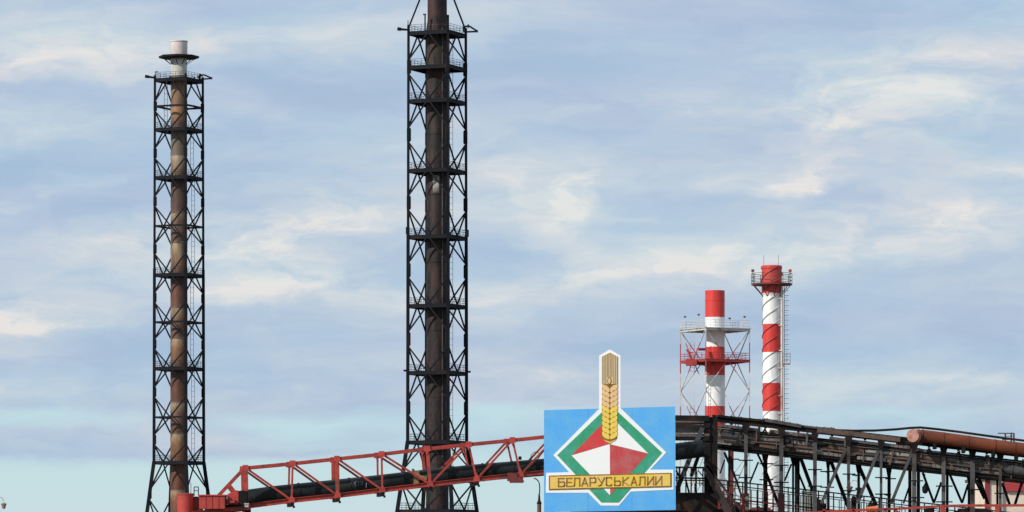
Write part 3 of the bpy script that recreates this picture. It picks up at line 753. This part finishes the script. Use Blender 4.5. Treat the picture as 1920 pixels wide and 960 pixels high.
up = []; lowr = []
for k, y in enumerate(rows):
    for s in (-1,1):
        g_ = [z1(*p) for p in grain(430+s*1.5, y-6, s)]
        (up if k < 4 else lowr).append(g_)
for g_ in up: layer('grain', [g_], SPEACH, 8, board, label='peach coloured grain')
for g_ in lowr: layer('grain', [g_], SWH2, 8, board)
layer('grain', [[z1(391,551),z1(429,566),z1(467,551),z1(445,566),z1(430,574),z1(412,566)][::-1]], SWH2, 8, board)
layer('grain_tip', [[z1(427,245),z1(440,225),z1(436,208),z1(428,198),z1(420,208),z1(415,225)]], SBRN, 9, board)
layer('grain_tip', [[z1(427,241),z1(436,225),z1(433,211),z1(428,204),z1(422,211),z1(419,225)]], SPEACH, 11, board)
bn = layer('banner', [[z8(70,375),z8(1836,331),z8(1836,126),z8(70,166)]], SBRN, 6, board)
layer('banner_face', [[z8(88,358),z8(1818,315),z8(1818,143),z8(88,183)]], SYEL, 8, bn)
# lettering
GL = {
 'Б': [[(.92,1),(0,1),(0,0),(.85,0),(1,.1),(1,.45),(.85,.56),(0,.56)]],
 'Е': [[(1,1),(0,1),(0,0),(1,0)],[(0,.5),(.85,.5)]],
 'Л': [[(-.05,0),(.12,.08),(.18,1),(1,1),(1,0)]],
 'А': [[(0,0),(.5,1),(1,0)],[(.2,.32),(.8,.32)]],
 'Р': [[(0,0),(0,1),(.85,1),(1,.9),(1,.52),(.85,.42),(0,.42)]],
 'У': [[(0,1),(.5,.42)],[(1,1),(.42,.05),(.1,0)]],
 'С': [[(1,.85),(.9,1),(.12,1),(0,.88),(0,.12),(.12,0),(.9,0),(1,.15)]],
 'Ь': [[(0,1),(0,0),(.85,0),(1,.1),(1,.45),(.85,.55),(0,.55)]],
 'К': [[(0,0),(0,1)],[(1,1),(.05,.48),(1,0)]],
 'И': [[(0,1),(0,0),(1,1),(1,0)]],
}
LT = [('Б',205,292),('Е',325,398),('Л',425,510),('А',542,625),('Р',660,740),('У',775,868),('С',895,970),('Ь',1015,1095),('К',1132,1213),('А',1252,1332),('Л',1368,1450),('И',1490,1572),('И',1605,1690)]
lt = MB(); YL = YS - .062
for ch, xa, xb in LT:
    def pt(u, v):
        x = xa + u*(xb-xa); yb_ = 322 - (x-200)*.018; return z8(x, yb_ - v*115)
    for st_ in GL[ch]:
        for (a, b_) in zip(st_[:-1], st_[1:]):
            pa, pb = pt(*a), pt(*b_)
            A, B_ = W(*pa,YL), W(*pb,YL); d = (B_-A).normalized()*.022
            lt.bar(A-d, B_+d, .02, .042, up=(0,0,1)) if abs((B_-A).normalized().z) < .96 else lt.bar(A-d, B_+d, .042, .02)
build('lettering', lt, SM('letter_brown', (.30,.15,.03), (.38,.21,.06), .45, .6, 2), bn)
for px in (1035,1085,1143,1200,1252):
    q = MB(); x = W(px,0,YS).x; q.ibeam(Vector((x,YS+.3,0)), Vector((x,YS+.3,ZZ(785,YS))), .18, .2); build('post', q, DARK2, rootS)
q = MB()
for py in (950,870,790): q.bar(W(1024,py,YS+.15), W(1263,py,YS+.15), .08, .1)
build('back_frame', q, DARK2, rootS)
q = MB(); q.ibeam(W(1070,966,YS-.1), W(1290,962,YS-.1), .3, .30); build('sill_beam', q, DARK2, rootS)

# ------------------------------------------------------------------ transfer tower (thick black column beside the sign)
YT = 236.0
rootT = thing('transfer_tower', 'thick black steel column with raking struts and stair right of the blue sign', 'tower', W(1332,HOR+CAMZ*F/YT,YT))
def vpost(root, name, px, y0, Yd, w, m, ybase=None, beam=True, label=None):
    q = MB(); a = W(px,y0,Yd); b_ = Vector((a.x,Yd,0)) if ybase is None else W(px,ybase,Yd)
    (q.ibeam if beam else q.bar)(b_, a, w, w*.9); return build(name, q, m, root, label=label)
for px, dy, w in ((1326,0,.34),(1338,.1,.42),(1326,3.0,.34),(1338,3.0,.34)):
    vpost(rootT, 'column', px, 782, YT+dy, w, DARK2, beam=False)
q = MB(); q.bar(W(1317,802,YT-.2), W(1258,945,YT-.2), .26, .26); build('raking_strut', q, worn('slate_steel', (.05,.055,.062), (.03,.03,.032), .5, .65, 1, .6), rootT)
q = MB(); q.bar(W(1325,812,YT+1.2), W(1296,893,YT+1.2), .2, .2); build('raking_strut', q, DARK2, rootT)
for py, h, m in ((783,.30,DARK2),(798,.16,DARK2),(814,.14,RUSTSHEET),(821,.24,DARK2)):
    q = MB(); q.bar(W(1200,py,YT-.1), W(1330,py+1.5,YT-.1), .3, h); build('girder', q, m, rootT)
for py, h, m in ((790.5,.30,LAG2),(806,.32,LAG)):
    q = MB(); q.box(W(1240,py,YT+.4)-Vector((0,0,h/2)), W(1324,py,YT+.9)+Vector((0,0,h/2))); build('sheet_casing', q, m, rootT)
q = MB(); q.box(W(1290,838,YT-.8), W(1301,832,YT-.7)); q.box(W(1293,842,YT-.82), W(1298,830,YT-.74)); build('label_plate', q, LIGHTSHEET, rootT)
# dark deck and rails between the sign and the column
q = MB(); q.box(Vector((W(1150,0,YT).x,YT-.6,W(0,975,YT).z)), Vector((W(1345,0,YT).x,YT+3,W(0,924,YT).z)))
build('deck', q, DARK2, rootT)
q = MB()
for py, w in ((876,.10),(896,.09),(900,.07)): q.bar(W(1255,py,YT-.4), W(1322,py+1,YT-.4), w)
for px in (1269,1274,1286,1296,1305,1318): q.bar(W(px,926,YT-.4), W(px,875,YT-.4), .10 if px in (1274,1305) else .07)
q.bar(W(1286,900,YT-.35), W(1292,924,YT-.35), .1); q.bar(W(1268,882,YT-.35), W(1276,900,YT-.35), .1); q.bar(W(1309,882,YT-.35), W(1317,892,YT-.35), .06)
build('railing', q, DARK2, rootT)
q = MB()
for px, py, w, h in ((1302,915,2,16),(1311,905,1.5,12),(1300,889,9,1.6),(1312,906,6,1.6)):
    q.box(W(px,py+h/2,YT+.5), W(px+w,py-h/2,YT+.6))
build('rail_infill', q, GREYST2, rootT)
# stair going down to the right
st_a, st_b = (1321,868), (1388,985)
stair = MB()
for dy in (-.5,.5): 
    stair.bar(W(st_a[0]+2,st_a[1]+6,YT-.9+dy), W(st_b[0]-8,st_b[1]+6,YT-.9+dy), .1, .42)
for k in range(14):
    t_ = (k+.5)/14; a = W(st_a[0]+(st_b[0]-10-st_a[0])*t_, st_a[1]+6+(st_b[1]-st_a[1])*t_, YT-.9); stair.box(a+Vector((-.14,-.48,-.02)), a+Vector((.14,.48,.02)))
so = build('stair', stair, worn('dark_rusty_steel', (.030,.018,.018), (.05,.028,.026), .45, .6, 1, .7), rootT)
sr = MB()
for dy in (-.5,.5):
    sr.bar(W(st_a[0]-1,st_a[1]-2,YT-.9+dy), W(st_b[0],st_b[1]-30,YT-.9+dy), .10, .12); sr.bar(W(st_a[0],st_a[1]+14,YT-.9+dy), W(st_b[0],st_b[1]-14,YT-.9+dy), .05)
    for k in range(6):
        t_ = k/5; x = st_a[0]+(st_b[0]-st_a[0])*t_; y = st_a[1]+(st_b[1]-st_a[1])*t_
        sr.bar(W(x,y+10,YT-.9+dy), W(x,y-4-26*t_,YT-.9+dy), .05)
build('handrail', sr, worn('dark_brown_paint', (.05,.018,.016), (.02,.014,.013), .45, .6, 1.2, .7), so)

# ------------------------------------------------------------------ pipe rack
YN, YR = 240.0, 244.0
Tl = lambda x: 786 + .116*(x-1340)
Ll = lambda x: 841 + .111*(x-1385)
rootR = thing('pipe_rack', 'long dark steel pipe rack stepping down to the right of the blue sign', 'pipe rack', W(1620,HOR+CAMZ*F/YN,YN))
XE = 2010
for Yd, m, y_off, w, h in ((YN,DARK2,0,.22,.28),(YR,DARK2,-3,.22,.30)):
    q = MB(); q.ibeam(W(1335,Tl(1335)+y_off,Yd), W(XE,Tl(XE)+y_off,Yd), w, h); build('top_chord', q, m, rootR)
for Yd, off_, m, w, h in ((YN,0,DARK2,.22,.28),(YR,1,DARK2,.22,.34),(YN,-18,RUSTSHEET,.12,.12),(YR,-12,DARK2,.2,.3),(YR-1.5,-33,DARK2,.2,.22)):
    q = MB(); q.ibeam(W(1335,Ll(1335)+off_,Yd), W(XE,Ll(XE)+off_,Yd), w, h); build('lower_chord', q, m, rootR)
q = MB(); q.ibeam(W(1335,962,YN), W(XE,990,YN), .25, .5); q.ibeam(W(1335,962,YR), W(XE,990,YR), .25, .5)
build('deck_girder', q, DARK2, rootR)
near = [(1398.5,7.5,GREYST),(1465,8.5,GREYST),(1528,8,GREYST),(1591,6.5,GREYST),(1652,5.5,GREYST),(1714,9,GREYST2),(1769,8,GREYST2),(1823.5,9.5,GREYST),(1875.5,6,GREYST2),(1930,7,GREYST)]
for px, w, m in near: vpost(rootR, 'post', px, Tl(px)+4, YN-.2, w*.85/33.3, m, beam=False)
farp = [(1372,7,REDD),(1367,3.5,DARK2),(1435,8,DARK2),(1487,4,DARK2),(1493.5,6.5,GREYST2),(1498,3,DARK2),(1553,5,GREYST2),(1610,5,GREYST2),(1667,6,DARK2),(1706,6,DARK2),(1722,6,DARK2),(1776,5,DARK2),(1817,5,DARK2),(1870,4,DARK2),(1925,6,DARK2)]
for px, w, m in farp: vpost(rootR, 'post', px, Ll(px)-6, YR, w/33., m)
for px, w in ((1465,9.5),(1399,8)):
    q = MB(); a = W(px,925,YN-.2); q.box(Vector((a.x-w/66-.03,a.y-.2,0)), Vector((a.x+w/66+.03,a.y+.2,a.z))); build('post_sleeve', q, REDD, rootR, label='red painted foot of the post')
# brackets below the deck
for px, w in ((1435,14),(1491,20),(1553,9),(1610,12),(1667,12),(1822,20)):
    q = MB(); y = Ll(px)
    q.plate([W(px-w/2,y+2,YR-.3), W(px+w/2,y+3,YR-.3), W(px+w*.25,y+20,YR-.3), W(px-w*.25,y+20,YR-.3)], (0,1,0), .2); build('knee_bracket', q, DARK2, rootR)
nd = [((1540,944),(1586,842)),((1608,944),(1647,844)),((1671,944),(1709,850)),((1300+37,870),(1337,870.1))]
for (a, b_) in nd[:3]:
    q = MB(); q.bar(W(*a,YN-.1), W(*b_,YN-.1), .15, .17); build('diagonal', q, GREYST, rootR)
fd = [((1501,858),(1524,921),.2),((1484,855),(1511,921),.12),((1557,862),(1590,950),.2),((1608,868),(1643,948),.2),((1730,886),(1751,943),.13),((1781,890),(1804,943),.13),((1836,896),(1853,946),.16),((1879,905),(1893,946),.15),((1916,905),(1903,946),.15),
      ((1358,848),(1378,893),.14),((1410,829),(1433,877),.12),((1433,877),(1461,950),.17),((1422,866),(1406,905),.10),((1350,888),(1359,862),.09),((1484,870),(1471,902),.10),((1694,944),(1707,906),.10),((1751,943),(1765,904),.12),((1804,943),(1815,908),.12),((1378,893),(1392,935),.12),((1830,900),(1847,935),.2)]
for a, b_, w in fd:
    q = MB(); q.bar(W(*a,YR-.3), W(*b_,YR-.3), w, w); build('diagonal', q, DARK, rootR)
arms = [(1385,1412,863,YN-.5),(1385,1412,895.5,YN-.5),(1365,1386,861,YR),(1365,1387,891,YR),(1451,1479,872.5,YN-.5),(1451,1479,904.5,YN-.5),(1424,1450,869.5,YR),(1424,1450,899.5,YR),
 (1515,1541,880.5,YN-.5),(1538,1564,884,YR),(1515,1541,911.5,YN-.5),(1538,1564,913.5,YR),(1580,1604,889,YN-.5),(1598,1616,891,YR),(1580,1604,920,YN-.5),(1641,1664,895.5,YN-.5),(1660,1680,897.5,YR),(1641,1664,926.5,YN-.5),(1658,1671,927.5,YR),
 (1704,1731,901.5,YN-.5),(1704,1733,933,YN-.5),(1755,1786,911.5,YN-.5),(1755,1786,941,YN-.5),(1810,1836,918,YN-.5),(1865,1890,925,YN-.5)]
for xa, xb, py, Yd in arms:
    q = MB(); q.bar(W(xa,py,Yd), W(xb,py,Yd), .12, .07); q.bar(W((xa+xb)/2-2,py+1,Yd), W((xa+xb)/2-2,py+1,Yd+.5), .08, .08); build('cable_bracket', q, DARK, rootR)
# walkway rails
Hl = lambda x: 904 + .1125*(x-1385)
rails = MB()
for off_, w in ((0,.075),(8,.06),(26,.035),(38,.035)):
    rails.bar(W(1343,Hl(1343)+off_,YN+1.2), W(XE,Hl(XE)+off_,YN+1.2), .05, w)
for k in range(40):
    px = 1350 + k*14.2; rails.bar(W(px,Hl(px),YN+1.2), W(px,970,YN+1.2), .07 if k % 2 else .045)
build('walkway_railing', rails, DARK2, rootR)
rails = MB()
for off_, w in ((12,.04),(33,.09)): rails.bar(W(1343,Hl(1343)+off_,YR-.5), W(XE,Hl(XE)+off_,YR-.5), .05, w)
for k in range(62):
    px = 1347 + k*10.3; rails.bar(W(px,Hl(px)+12,YR-.5), W(px,970,YR-.5), .05)
build('walkway_railing', rails, REDD, rootR)
# roofing sheets in overlapping steps on top
for xa, xb, ya, yb, m, h, Yd in ((1344,1432,781,790,DARK2,.12,YN-.2),(1430,1500,788,800,GREYST2,.18,YN-.2),(1496,1563,803,807,GREYST2,.22,YN),(1530,1624,808,817,RUSTSHEET,.26,YN-.2),(1600,1685,815,825.5,RUSTSHEET,.26,YN-.3),(1683,1712,830,834,GREYST2,.2,YN)):
    q = MB(); a, b_ = W(xa,ya,Yd+1), W(xb,yb,Yd+1); q.bar(a, b_, 2.0, h)
    for k in range(5):
        p = a.lerp(b_, (k+.5)/5); q.bar(p+Vector((0,-1.03,h/2)), p+Vector((0,1.03,h/2)), .06, .05)
    build('roof_sheet', q, m, rootR)
# small cross frames between the chords
for px in (1372,1398,1435,1465,1497,1528,1560,1591,1622,1652,1684,1714,1742,1769,1797,1823,1850,1875,1905):
    q = MB(); q.bar(W(px,Tl(px)+4,YN), W(px,Tl(px)+4,YR), .14, .18); q.bar(W(px,Ll(px),YN), W(px,Ll(px)-1,YR), .14, .2)
    q.bar(W(px+3,Tl(px)+24,YN-.05), W(px+3,Tl(px)+24,YR), .1, .12)
    build('cross_frame', q, DARK2, rootR)
for px in (1398,1465,1528,1591,1652,1714,1769,1823,1875):
    q = MB(); y = Tl(px)
    q.plate([W(px-7,y+2,YN-.35), W(px+8,y+4,YN-.35), W(px+3,y+20,YN-.35), W(px-3,y+20,YN-.35)], (0,1,0), .06); build('head_gusset', q, DARK2, rootR)
for px in (1434,1560,1622,1742,1797,1850):
    q = MB(); y = Tl(px); q.bar(W(px-20,y+42,YN+.1), W(px,y+8,YN+.1), .1); q.bar(W(px+22,y+44,YN+.1), W(px,y+8,YN+.1), .1); build('chevron_brace', q, GREYST2 if px > 1700 else DARK2, rootR)

random.seed(11)
xs = 1343
for off_, hh, mats, y_ in ((10.5,6.5,(LAG2,LAG2,RUSTSHEET,GREYST2),.02),(26,7.5,(LAG,LAG,LAG2,LAG2),.05),(40,6,(LAG,LAG2,RUSTSHEET,RUSTSHEET),.03)):
    xs = 1343 + random.uniform(0,15)
    while xs < 1700 if off_ < 20 else xs < 1930:
        w_ = random.uniform(45,95); xe = xs+w_; mm = random.choice(mats); tilt = random.uniform(-1.5,1.5)
        q = MB(); yo = YN+y_-random.uniform(0,.1); h_ = (hh+random.uniform(-2,2))/33.3
        a, b_ = W(xs,Tl(xs)+off_-tilt,yo), W(xe,Tl(xe)+off_+tilt,yo)
        q.bar(a, b_, .05, h_); n_ = random.choice((1,2,int(w_/9)))
        if xs > 1520 and random.random() < .5: mm = random.choice((GREYST2, RUSTSHEET, LAG2))
        for k in range(n_):
            p = a.lerp(b_, (k+.5)/n_); q.bar(p+Vector((0,-.04,-h_/2)), p+Vector((0,-.04,h_/2)), .03, .03)
        build('side_sheet', q, mm, rootR)
        xs = xe + random.choice((2,4,random.uniform(10,35)))
random.seed(5)
for k in range(34):          # short hangers, clips and stiffeners cluttering the space between the chords
    px = random.uniform(1350, 1930); o1 = random.uniform(3, 30); o2 = o1 + random.uniform(8, 30); dx = random.choice((0, 0, random.uniform(-14, 14)))
    q = MB(); q.bar(W(px,Tl(px)+o1,YN-.12), W(px+dx,min(Tl(px+dx)+o2,Ll(px+dx)),YN-.12), random.uniform(.05,.13))
    build('hanger', q, random.choice((DARK2,DARK2,RUSTSHEET,GREYST2)), rootR)
for off_, rr_, m in ((17,.045,DARK2),(33.5,.055,RUSTSHEET),(49,.05,DARK2),(20,.03,GREYST2)):
    q = MB(); q.tube([W(x,Tl(x)+off_+random.uniform(-1.2,1.2),YN-.09) for x in range(1345,1990,31)], rr_, 8); build('conduit', q, m, rootR)
# pipes lying in the rack
def ripe(name, pts, Yd, r, m, label, cat='pipe', group=None, bands_=0, bm=None):
    P3 = [W(x,y,Yd) for x, y in pts]
    root = thing(name, label, cat, P3[0], group)
    q = MB(); q.tube(P3, r, 20); build('pipe_shell', q, m, root)
    if bands_:
        for k in range(bands_):
            q = MB(); t_ = (k+.5)/bands_; i = min(int(t_*(len(P3)-1)), len(P3)-2); f = t_*(len(P3)-1)-i
            p = P3[i].lerp(P3[i+1], f); d = (P3[i+1]-P3[i]).normalized(); q.cyl(p, p+d*.09, r*1.14, n=20)
            build('joint_band', q, bm or m, root)
    return root
def rack_line(off_, xa=1345, xb=XE): return [(xa, Tl(xa)+off_), ((xa+xb)/2, Tl((xa+xb)/2)+off_), (xb, Tl(xb)+off_)]
GP = 'pipes lying along the steel rack'
ripe('pipe', rack_line(21), YN+.9, .17, LAG, 'pale lagged pipe, uppermost of those inside the rack', group=GP, bands_=18)
ripe('pipe', rack_line(29), YN+1.6, .12, RUSTSHEET, 'rusty brown pipe just below the uppermost pale pipe in the rack', group=GP, bands_=12)
ripe('pipe', rack_line(37), YN+.8, .16, LAG2, 'grey brown lagged pipe midway down inside the rack', group=GP, bands_=18)
ripe('pipe', rack_line(46), YN+1.8, .16, LAG, 'pale grey pipe low in the rack above its bottom chord', group=GP, bands_=15)
ripe('pipe', [(1700,840),(1735,847),(1760,852),(1830,862),(XE,880)], YN+.3, .13, LAG, 'pale pipe under the left end of the rust orange pipe', group=GP, bands_=10)
ripe('pipe', [(1740,874),(1800,880),(1845,885),(1885,890),(1915,897),(1990,907)], YN+.2, .12, LIGHTSHEET, 'whitish pipe just above the bottom chord at right end of the rack', group=GP, bands_=6)
ripe('pipe', [(1872,868),(1890,880),(1930,886),(1990,893)], YN-.1, .26, GREYST, 'thick curved grey duct at the right edge of the rack', group=GP, bands_=4)
q = MB(); q.tube([W(x,y,YN+.2) for x, y in ((1498,801),(1530,804.5),(1560,806.3),(1600,807.6),(1640,807.3),(1680,805),(1705,802.5),(1726,801.5),(1760,805),(1800,810),(1850,817),(XE,838))], .07, 10)
q.box(W(1495,803,YN+.1), W(1512,799.5,YN+.4))
tag(build('hose', q, DARK2, loc=W(1498,801,YN)), 'thin black sagging line spanning from rack roof to the rust orange pipe', 'hose')
# rust orange pipe
YO = 239.3
ro = ripe('pipe', [(1716,817.5),(1722,817.3),(1735,818.2),(1760,821.3),(1810,828),(1860,835.5),(1915,842),(XE,854)], YO, .36, RUSTPIPE, 'thick rust orange pipe lying on top of the rack at the right edge', bands_=0)
q = MB()
c_ = W(1719,817.5,YO); ax_ = Vector((-.42,-.9,0)).normalized(); q.cyl(c_, c_+ax_*.62, .37, .34, 24); q.cyl(c_+ax_*.62, c_+ax_*.68, .36, n=24); build('end_flange', q, worn('faded_pink_paint', (.42,.22,.17), (.30,.09,.06), .45, .6, 2, .7), ro)
for px, py, rr_, w_ in ((1720,817.5,.40,1.5),(1728,817.6,.40,1.5),(1768,822.4,.385,1),(1815,828.8,.388,1),(1864,836.1,.40,1.2),(1902,840.7,.388,1)):
    q = MB(); q.cyl(W(px,py,YO), W(px+w_,py+.13*w_,YO), rr_, n=24); build('joint_band', q, RUSTPIPE, ro)
for px in (1752,1806,1862,1905):
    y = 820+ (px-1752)*.136
    q = MB(); q.box(W(px-3,y+22,YO)+Vector((0,-.2,0)), W(px+3,y+9,YO)+Vector((0,.2,0))); q.bar(W(px,y+20,YO), W(px+2,Tl(px)+5,YN), .16); build('saddle', q, DARK2, ro)
# frame with rails behind the orange pipe
a = W(1890,Tl(1890),YR); rootQ = thing('mast_frame', 'small grey railed frame showing above the rust orange pipe at the right', 'frame', a)
q = MB()
for px, y0 in ((1885,813),(1896,811),(1901,812),(1880,822)): q.bar(W(px,y0,YR), W(px,Tl(px)+2,YR), .09 if px != 1880 else .05)
build('mast', q, GREYST, rootQ)
q = MB(); q.bar(W(1871,812.5,YR), W(1901,812.5,YR), .06); q.bar(W(1880,824,YR), W(1901,824,YR), .06); q.bar(W(1884,818,YR), W(1901,818,YR), .035)
build('rail', q, GREYST, rootQ)

# ------------------------------------------------------------------ red low truss in front, bottom right
YL2 = 222.0
rootL = thing('low_truss_bridge', 'red railed truss whose top bar runs along the bottom right edge', 'bridge', W(1730,HOR+CAMZ*F/YL2,YL2))
tl = [(1500,962),(1545,959.5),(1600,957),(1690,953.5),(1760,949.5),(1800,948),(1915,947.5),(1990,947)]
for dy, w in ((0,.10),(2.0,.13)):
    q = MB()
    for a, b_ in zip(tl[:-1], tl[1:]): q.bar(W(*a,YL2+dy), W(*b_,YL2+dy), .12, w)
    build('top_rail', q, RED, rootL)
for px in (1545,1600,1660,1680,1768,1870,1960):
    q = MB(); q.bar(W(px,948 if px > 1700 else 954,YL2), W(px,1060,YL2), .22 if px in (1768,1870) else .12); build('post', q, RED, rootL)
for xa, xb in ((1600,1660),(1680,1768),(1768,1870),(1870,1960)):
    q = MB(); q.bar(W(xa,957,YL2+.2), W(xb,1040,YL2+.2), .1); build('diagonal', q, REDD, rootL)
q = MB(); q.bar(W(1500,1050,YL2), W(1990,1045,YL2), .2, .25); q.bar(W(1500,1050,YL2+2), W(1990,1045,YL2+2), .2, .25); build('bottom_chord', q, RED, rootL)
for px in (1545,1768,1960):
    q = MB(); a = W(px,1050,YL2); q.bar(a, Vector((a.x,a.y,0)), .25); build('leg', q, DARK2, rootL)
q = MB(); q.cyl(W(1624,956.5,YL2+.8), W(1646,954,YL2+.8), .16, n=16); q.cyl(W(1624,956.5,YL2+.8), W(1625,956.4,YL2+.8), .2, n=16)
tag(build('pipe', q, worn('orange_paint', (.62,.17,.05), (.45,.11,.05), .5, .65, 2, .5), loc=W(1624,956.5,YL2)), 'short bright orange pipe stub behind the red rail at the bottom edge', 'pipe')

# ------------------------------------------------------------------ smaller fittings
YK = 250.0
rootK = thing('cabinet', 'grey green steel cabinet behind the rack railing near the bottom edge', 'cabinet', W(1516,HOR+CAMZ*F/YK,YK))
q = MB(); q.box(W(1505,972,YK), W(1527,922,YK)+Vector((0,.8,0))); q.box(W(1504,923,YK)-Vector((0,.05,0)), W(1528,920.5,YK)+Vector((0,.85,0))); build('housing', q, GREENG, rootK)
q = MB(); q.box(W(1507,968,YK)-Vector((0,.03,0)), W(1515,927,YK)-Vector((0,.002,0))); q.box(W(1517,968,YK)-Vector((0,.03,0)), W(1525,927,YK)-Vector((0,.002,0))); build('door', q, GREENG, rootK)
q = MB(); a = W(1506,972,YK+.1); q.box(Vector((a.x,a.y,0)), Vector((W(1526,0,YK).x,a.y+.6,a.z))); build('plinth', q, DARK2, rootK)
def swanlamp(px, ytop, ybase_px, Yd, label, headdx, m=PALE):
    a = W(px,0,Yd); root = thing('street_lamp', label, 'street lamp', Vector((a.x,Yd,0)), 'lamps on curved arms')
    q = MB(); q.cyl(Vector((a.x,Yd,0)), W(px,ytop+14,Yd), .09, .06, 10); build('pole', q, m, root)
    q = MB(); pts = []
    for k in range(9):
        t_ = math.pi*k/8; pts.append(W(px+headdx/2-headdx/2*math.cos(t_), ytop+14-12*math.sin(t_), Yd))
    q.tube(pts, .035, 8); build('arm', q, m, root)
    e = W(px+headdx,ytop+14,Yd)
    q = MB(); q.lathe(e, [(.02,.05),(.12,.02),(.20,-.03),(.20,-.09),(.15,-.12),(.13,-.3),(.09,-.36),(.02,-.38)], 14); build('lamp_head', q, worn('brown_lamp', (.20,.13,.09), (.35,.28,.22), .5, .6, 8, .5), root)
    return root
swanlamp(1611, 898, 0, 252, 'lamp with a curved arm seen between the rack posts', -18)
swanlamp(-6, 930, 0, 300, 'lamp on a curved arm cut by the bottom left edge of the photo', 13)
q = MB(); Yv = 246
q.cyl(W(1606,928,Yv), W(1617,928,Yv), .18, n=16); q.cyl(W(1610.5,936,Yv), W(1610.5,914,Yv), .12, n=16); q.cyl(W(1604,917,Yv), W(1617,917,Yv), .08, n=12)
q.cyl(W(1610.5,HOR+CAMZ*F/Yv,Yv), W(1610.5,930,Yv), .07, n=10)
tag(build('valve', q, worn('dull_yellow', (.35,.31,.22), (.2,.17,.12), .45, .6, 3, .6), loc=W(1610,HOR+CAMZ*F/Yv,Yv)), 'dull yellow valve on a standpipe between the rack posts', 'valve')
q = MB(); a = W(1734.5,917,YN-.3); q.lathe(a, [(.02,.32),(.05,.28),(.09,.2),(.17,.12),(.17,-.1),(.12,-.22),(.02,-.26)], 14); q.bar(a+Vector((0,0,.3)), W(1734.5,888,YN-.3), .03)
tag(build('hanging_lamp', q, DARK, loc=a), 'small dark lamp hanging under the rack beside the thick brown grey post', 'lamp')
rootE = thing('floodlight', 'red bracket floodlight with a pale lens low beside the rack posts', 'floodlight', W(1395,HOR+CAMZ*F/(YN-2),YN-2))
q = MB(); q.bar(W(1393,HOR+CAMZ*F/(YN-2),YN-2), W(1393,926,YN-2), .13); q.bar(W(1393,930,YN-2), W(1401,927,YN-2), .08); build('post', q, REDP, rootE)
q = MB(); q.box(W(1396,951,YN-2.1), W(1404,929,YN-1.9)); build('housing', q, BROWN, rootE)
q = MB(); q.lathe(W(1400,935,YN-2.15), [(.01,.13),(.1,.1),(.13,0),(.1,-.1),(.01,-.13)], 12); q.lathe(W(1400,954,YN-2.15), [(.01,.1),(.09,.07),(.11,0),(.08,-.08),(.01,-.1)], 12); build('lens', q, LAMPW, rootE)
# dark machinery seen between the deck rails
mach = [(1352,1372,938,975,DARK2,'black machine housing low against the stair foot'),(1375,1391,942,975,DARK2,'small black gearbox left of the red floodlight bracket'),(1405,1450,951,980,REDD,'low dull red casing between first and second grey rack post'),
        (1532,1548,940,975,DARK2,'black pump body right of the grey green cabinet'),(1597,1606,930,960,DARK2,'narrow black control box beside the yellow valve'),(1628,1640,942,965,DARK2,'squat black box above the orange pipe stub'),(1735,1752,950,975,DARK2,'black motor block under the red rail, left of its thick post'),(1790,1860,953,980,DARK2,'wide black casing under the red rail between its two thick posts'),(1528,1541,936,955,REDD,'dull red pump cowl in front of the black pump body')]
for k, (xa, xb, ya, yb, m, lb) in enumerate(mach):
    Ym = 247.5 + (k % 3)*.7 if k != 8 else 246.6
    q = MB(); A, B_ = W(xa,yb,Ym), W(xb,ya,Ym)
    q.box(Vector((A.x,Ym,0)), Vector((B_.x,Ym+.6,B_.z-.12)))
    cxm = (A.x+B_.x)/2; wv_ = (B_.x-A.x)
    q.cyl(Vector((A.x+wv_*.1,Ym+.3,B_.z-.14)), Vector((B_.x-wv_*.1,Ym+.3,B_.z-.14)), .14, n=14)
    q.box(Vector((A.x+wv_*.3,Ym+.1,B_.z-.1)), Vector((A.x+wv_*.45,Ym+.4,B_.z+.06)))
    tag(build('machine_casing', q, m, loc=Vector((cxm,Ym,0))), lb, 'machine', 'machine housings behind the railings')

# ------------------------------------------------------------------ cream building with red trim, far right
YX = 400.0; bx0 = W(1848,0,YX).x; bx1 = W(2050,0,YX).x; zt_ = ZZ(893,YX)
rootX = thing('building', 'cream walled building with dark red corner and red fascia behind the rack', 'building', Vector((bx0,YX,0)))
q = MB(); q.box((bx0,YX,0),(bx1,YX+15,zt_-.3)); build('wall', q, CREAM, rootX)
REDB = worn('red_trim', (.42,.045,.05), (.33,.04,.045), .5, .7, .5, .6)
q = MB(); q.box((bx0-.05,YX-.12,0),(W(1856,0,YX).x,YX+.3,zt_-.31)); build('corner_trim', q, worn('dark_red_trim', (.22,.03,.035), (.17,.03,.03), .5, .7, .8, .6), rootX)
q = MB(); q.box((W(1884,0,YX).x,YX-.35,ZZ(921,YX)),(bx1,YX-.02,ZZ(903,YX))); build('fascia', q, REDB, rootX)
q = MB(); q.box((bx0-.3,YX-.5,zt_-.3),(bx1+.3,YX+15.5,zt_)); build('roof', q, RUSTSHEET, rootX)
q = MB(); q.cyl((W(1878,0,YX).x,YX-.2,0),(W(1878,0,YX).x,YX-.2,zt_-.4),.12,n=10); build('downpipe', q, PALE, rootX)
for xa in (1862,1893,1925,1950):
    q = MB(); q.box((W(xa,0,YX).x,YX-.08,ZZ(1010,YX)),(W(xa+14,0,YX).x,YX-.01,ZZ(975,YX))); fr = build('window', q, PALE, rootX)
    q = MB(); q.box((W(xa+1,0,YX).x,YX-.10,ZZ(1008,YX)),(W(xa+13,0,YX).x,YX-.085,ZZ(977,YX))); build('pane', q, worn('window_glass_dark', (.03,.04,.05), (.05,.06,.07), .5, .7, 1, .1), fr)
